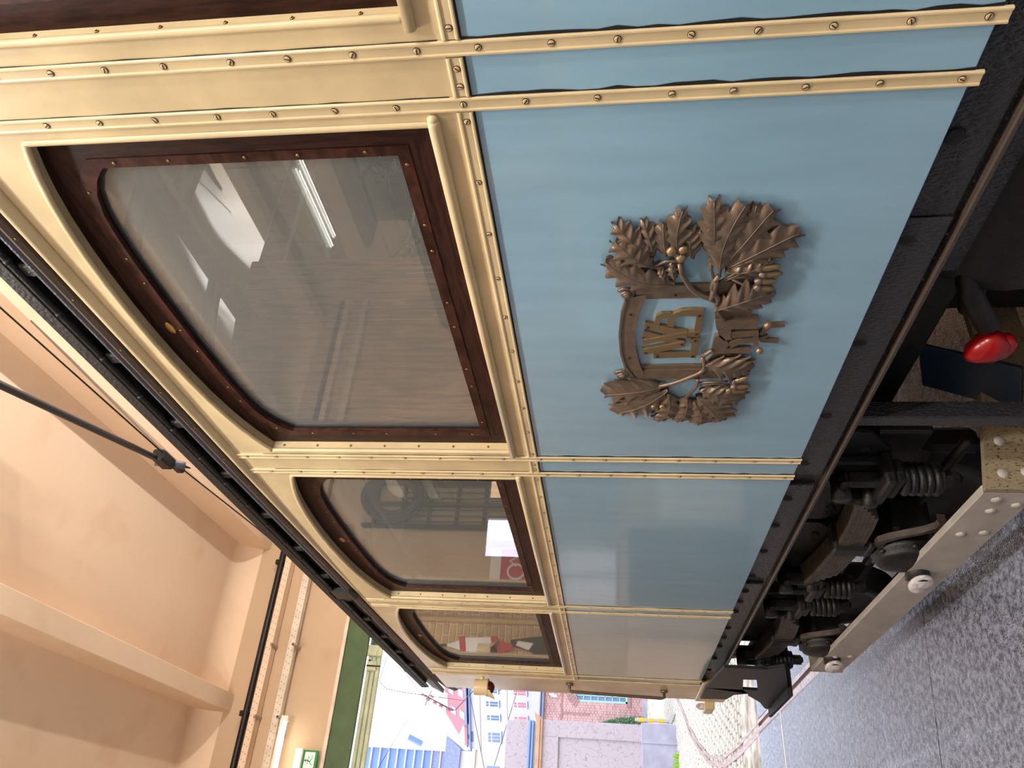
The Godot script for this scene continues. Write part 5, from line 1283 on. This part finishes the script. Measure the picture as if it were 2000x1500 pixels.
	plate(e, "frame_bar", [[-0.2746, 0.2293], [-0.2752, 0.0676], [-0.2534, 0.0653], [-0.2469, 0.2286]], 0.0000, 0.0100)
	plate(e, "frame_bar", [[-0.2444, 0.2075], [-0.2515, 0.0629], [-0.2273, 0.0604], [-0.2254, 0.2045]], 0.0000, 0.0060)
	plate(e, "frame_bar", [[0.0489, 0.2031], [0.0455, 0.0557], [0.0600, 0.0543], [0.0661, 0.2012]], 0.0000, 0.0060)
	plate(e, "frame_bar", [[0.0659, 0.2268], [0.0601, 0.0491], [0.1049, 0.0421], [0.1089, 0.2245]], 0.0000, 0.0100)
	plate(e, "bracket_plate", [[-0.2752, 0.0676], [-0.2865, -0.0289], [-0.2321, -0.0371], [-0.1369, -0.0372], [-0.1399, 0.0107], [-0.1526, 0.0360], [-0.1488, 0.0427], [-0.2271, 0.0535]], 0.0000, 0.0050)
	plate(e, "bracket_plate", [[-0.0174, 0.0210], [-0.0143, -0.0373], [0.0416, -0.0346], [0.1103, -0.0091], [0.1099, 0.0550], [0.0407, 0.0509]], 0.0000, 0.0050)
	plate(e, "pilaster", [[-0.1488, 0.0439], [-0.1567, -0.0531], [-0.1159, -0.0593], [-0.1149, 0.0367]], 0.0000, 0.0130)
	plate(e, "pilaster", [[-0.0357, 0.0381], [-0.0321, -0.0547], [-0.0163, -0.0545], [-0.0153, 0.0360]], 0.0000, 0.0130)
	plate(e, "volute", [[-0.1115, 0.0339], [-0.1151, 0.0029], [-0.0725, -0.0048], [-0.0685, 0.0143], [-0.0860, 0.0286]], 0.0000, 0.0120)
	plate(e, "volute", [[-0.0819, 0.0380], [-0.0902, 0.0242], [-0.0507, -0.0026], [-0.0308, 0.0075], [-0.0335, 0.0391]], 0.0000, 0.0120)
	plate(e, "baluster", [[-0.1004, 0.0011], [-0.1036, -0.0492], [-0.0845, -0.0520], [-0.0768, -0.0019]], 0.0000, 0.0120)
	plate(e, "baluster", [[-0.0595, 0.0009], [-0.0743, -0.0242], [-0.0758, -0.0606], [-0.0563, -0.0635], [-0.0547, -0.0268], [-0.0351, -0.0045]], 0.0000, 0.0120)
	plate(e, "collar", [[-0.1078, -0.0486], [-0.1076, -0.0606], [-0.0496, -0.0694], [-0.0498, -0.0571]], 0.0000, 0.0160)
	plate(e, "prong", [[-0.0886, -0.0635], [-0.1258, -0.0768], [-0.1291, -0.1164], [-0.1159, -0.1199], [-0.1132, -0.0883], [-0.0841, -0.0738]], 0.0000, 0.0090)
	plate(e, "prong", [[-0.0757, -0.0654], [-0.0796, -0.0866], [-0.0668, -0.0814], [-0.0619, -0.1150], [-0.0510, -0.1157], [-0.0561, -0.0733]], 0.0000, 0.0090)
	plate(e, "arch_bar", [[-0.2324, 0.2519], [-0.1739, 0.2621], [-0.0903, 0.2666], [-0.0138, 0.2624], [0.0484, 0.2512], [0.1063, 0.2259], [0.0836, 0.1993], [0.0294, 0.2130], [-0.0362, 0.2238], [-0.1153, 0.2268], [-0.1849, 0.2176], [-0.2444, 0.2052]], 0.0000, 0.0090)
	plate(e, "arch_edge", [[-0.2324, 0.2519], [-0.1739, 0.2621], [-0.0903, 0.2666], [-0.0138, 0.2624], [0.0484, 0.2512], [0.1063, 0.2259], [0.0936, 0.2235], [0.0436, 0.2465], [-0.0137, 0.2571], [-0.0902, 0.2616], [-0.1698, 0.2572], [-0.2247, 0.2482]], 0.0090, 0.0120)
	plate(e, "arch_edge", [[-0.2444, 0.2052], [-0.1849, 0.2176], [-0.1153, 0.2268], [-0.0362, 0.2238], [0.0294, 0.2130], [0.0836, 0.1993], [0.0836, 0.2061], [0.0293, 0.2191], [-0.0363, 0.2297], [-0.1154, 0.2326], [-0.1850, 0.2236], [-0.2408, 0.2109]], 0.0090, 0.0120)
	plate(e, "letter_stroke", [[-0.0150, 0.1805], [-0.0173, 0.1780], [-0.0115, 0.0891], [0.0071, 0.0875], [0.0131, 0.1780]], 0.0000, 0.0080)
	plate(e, "letter_stroke", [[-0.0698, 0.0913], [-0.0760, 0.0707], [0.0096, 0.0732], [0.0071, 0.0901], [-0.0521, 0.0886], [-0.0743, 0.1016], [-0.0763, 0.0918]], 0.0000, 0.0092)
	plate(e, "letter_stroke", [[-0.0063, 0.2049], [-0.0289, 0.2081], [-0.0633, 0.1070], [-0.0414, 0.1029]], 0.0000, 0.0104)
	plate(e, "letter_stroke", [[-0.0834, 0.2061], [-0.1035, 0.2039], [-0.0605, 0.1041], [-0.0397, 0.1054]], 0.0000, 0.0080)
	plate(e, "letter_stroke", [[-0.1162, 0.2046], [-0.1387, 0.2027], [-0.1031, 0.1025], [-0.0800, 0.1034]], 0.0000, 0.0092)
	plate(e, "letter_stroke", [[-0.0519, 0.2066], [-0.0694, 0.2090], [-0.1022, 0.1047], [-0.0853, 0.1016]], 0.0000, 0.0104)
	plate(e, "letter_bow", [[-0.1291, 0.1816], [-0.1640, 0.1795], [-0.1737, 0.1667], [-0.1732, 0.1451], [-0.1591, 0.1418], [-0.1220, 0.1420], [-0.1243, 0.1519], [-0.1552, 0.1524], [-0.1556, 0.1682], [-0.1268, 0.1704]], 0.0000, 0.0080)
	plate(e, "letter_bow", [[-0.1692, 0.1449], [-0.1845, 0.1220], [-0.1878, 0.0963], [-0.1853, 0.0725], [-0.1615, 0.0702], [-0.0825, 0.0726], [-0.0871, 0.0878], [-0.1618, 0.0869], [-0.1643, 0.1086], [-0.1590, 0.1370], [-0.1219, 0.1371], [-0.1220, 0.1420]], 0.0000, 0.0092)
	plate(e, "letter_bow", [[-0.1002, 0.1036], [-0.1039, 0.0745], [-0.0825, 0.0738], [-0.0830, 0.0998]], 0.0000, 0.0104)
	scroll(e, Vector2(-0.2486, 0.2485))
	scroll(e, Vector2(0.0883, 0.2563))
	pin(e, Vector2(-0.1734, 0.2390))
	pin(e, Vector2(0.0076, 0.2385))
	pin(e, Vector2(-0.1636, -0.0099))
	pin(e, Vector2(-0.0047, -0.0057))
	pin(e, Vector2(-0.1649, 0.0805))
	pin(e, Vector2(-0.0934, 0.0809))
	pin(e, Vector2(-0.0653, 0.0822))
	pin(e, Vector2(0.0016, 0.0829))
	pin(e, Vector2(0.0014, 0.1694))
	pin(e, Vector2(-0.0166, 0.1987))
	pin(e, Vector2(-0.0516, 0.1124))
	pin(e, Vector2(-0.1219, 0.1973))
	pin(e, Vector2(-0.2426, 0.1401))

# =====================================================================  what the glass and paint mirror: the gate wall left of the frame
func seen_in_glass():
	var s := st(); bx(s, Vector3(-0.40, 0.0, WZ), Vector3(0.45, 4.42, WZ + 0.06)); var pr = struct("trim_30", s, "hall_wall")
	var bm := []
	for w in [0.235, 0.112]:
		s = st(); bx(s, Vector3(0, 0, 0), Vector3(w, 0.069, 0.072), 0.006); bm.append(mesh_of(s, "brick_cream"))
	for row in 36:
		var y := 1.38 + row * 0.083; var x := -0.40 + (0.0 if row % 2 else 0.125)
		if row % 2 == 0: inst("brick", bm[1], Transform3D(Basis.IDENTITY, Vector3(-0.40, y, WZ)), pr)
		while x < 0.42:
			inst("brick", bm[0 if x < 0.22 else 1], Transform3D(Basis.IDENTITY, Vector3(x, y, WZ + rng.randf_range(-0.003, 0.003))), pr); x += 0.25
	s = st(true); tube(s, [Vector3(-0.08, 0.0, WZ + 0.11), Vector3(-0.08, 4.4, WZ + 0.11)], 0.035, 10)
	tag(mk("conduit_pipe", s, "brick_cream"), "cream painted pipe running up the cream brick pier, mirrored in the farthest window", "pipe")
	# cut-out board
	var t = base("cut_out_board", "white and red cut-out board on a black foot, mirrored in the farthest window", "board", Vector3(0.22, 2.4, WZ + 0.13))
	s = st(); front_poly(s, rows([[-0.10, 0.50], [0.10, 0.46], [0.12, 0.86], [-0.08, 0.90]]), 0, 0.02); mk("panel", s, "paper", t)
	s = st(); front_poly(s, rows([[-0.11, 0.46], [0.11, 0.42], [0.11, 0.50], [-0.11, 0.54]]), 0, 0.024); front_poly(s, rows([[-0.10, 0.84], [0.13, 0.80], [0.13, 0.87], [-0.09, 0.91]]), 0, 0.024); front_poly(s, rows([[-0.03, 0.28], [0.03, 0.27], [0.07, 0.42], [-0.06, 0.44]]), 0, 0.022); mk("red_trim", s, "sign_red", t)
	s = st(); front_poly(s, rows([[-0.05, 0.90], [0.06, 0.88], [0.01, 1.06]]), 0, 0.02); mk("peak", s, "paper", t)
	s = st(); front_poly(s, rows([[-0.14, -0.14], [0.10, -0.14], [0.10, 0.02], [0.04, 0.06], [-0.02, 0.30], [-0.08, 0.30], [-0.12, 0.05]]), 0, 0.02); bx(s, Vector3(-0.005, 1.04, 0), Vector3(0.02, 1.12, 0.02), 0.004); mk("foot", s, "pipe_black", t)
	s = st(); front_poly(s, rows([[-0.05, 0.04], [0.03, 0.09], [-0.02, 0.24], [-0.07, 0.22]]), 0, 0.024); mk("pale_figure", s, "paper", t)
	# red sign
	t = base("red_sign", "red sign with a white looped mark, mirrored low in the middle window", "sign", Vector3(-0.72, 2.72, WZ + 0.12))
	s = st(); bx(s, Vector3(-0.25, -0.20, -0.03), Vector3(0.25, 0.30, 0.0), 0.006); mk("frame", s, "paper", t)
	s = st(); bx(s, Vector3(-0.23, -0.19, 0.0), Vector3(0.23, 0.17, 0.006)); mk("plate", s, "sign_red", t)
	s = st(true)
	var lp := []
	for k in 26: lp.append(Vector3(0.05 + 0.09 * cos(k * 0.25), -0.02 + 0.10 * sin(k * 0.25), 0.006))
	tube(s, lp, 0.014, 6); tube(s, [Vector3(-0.16, -0.08, 0.006), Vector3(-0.08, 0.06, 0.006), Vector3(-0.02, -0.02, 0.006)], 0.012, 6); mk("looped_mark", s, "paper", t)
	# cable racks and coil
	s = st()
	for x in [-1.25, -1.55, -1.85, -2.15]:
		bx(s, Vector3(x - 0.02, 1.4, WZ + 0.003), Vector3(x + 0.02, 4.75, WZ + 0.10), 0.004)
	for k in 9: bx(s, Vector3(-2.3, 1.7 + k * 0.36, WZ + 0.003), Vector3(-1.27, 1.74 + k * 0.36, WZ + 0.08), 0.004)
	tag(mk("cable_rack", s, "pipe_black"), "dark cable rack on the gate wall, mirrored in the middle window", "rack")
	s = st(true)
	for k in 16:
		var p := []; var r := 0.26 + 0.012 * k
		for q in 25: p.append(Vector3(-1.62 + r * cos(TAU * q / 24.0) * 0.8, 4.35 + r * sin(TAU * q / 24.0), WZ + 0.14 + 0.012 * (k % 5)))
		tube(s, p, 0.013, 6, false)
	for k in 12: tube(s, [Vector3(-1.2 - 0.08 * k, 4.2 + 0.03 * (k % 3), WZ + 0.13), Vector3(-1.22 - 0.08 * k, 2.8, WZ + 0.12), Vector3(-1.2 - 0.08 * k, 1.5, WZ + 0.13)], 0.012, 6)
	tag(mk("cable_coil", s, "cable_grey"), "coil of grey cables hung on the rack, mirrored in the middle window", "cables")
	s = st(); bx(s, Vector3(-1.25, 0.0, WZ + 0.01), Vector3(-0.35, 1.36, WZ + 0.45), 0.015)
	t = mk("cabinet", s, "cabinet"); tag(t, "dark blue-grey low cabinet against the gate wall beside the brick pier", "cabinet")
	s = st()
	for x in [-1.22, -0.79]:
		s = st(); bx(s, Vector3(x, 0.08, WZ + 0.45), Vector3(x + 0.41, 1.3, WZ + 0.47), 0.008); mk("door", s, "cabinet", t)
	s = st(); bx(s, Vector3(-2.1, 0.0, WZ + 0.0), Vector3(-1.32, 1.0, WZ + 0.5), 0.015)  # pale box added so the tram's low paint mirrors something bright
	t = mk("added_pale_box", s, "paper"); tag(t, "unseen white box added beside the dark cabinet for a bright reflection", "added_pale_box")
	s = st(); bx(s, Vector3(-2.06, 0.06, WZ + 0.5), Vector3(-1.36, 0.95, WZ + 0.52), 0.008); mk("door", s, "paper", t)
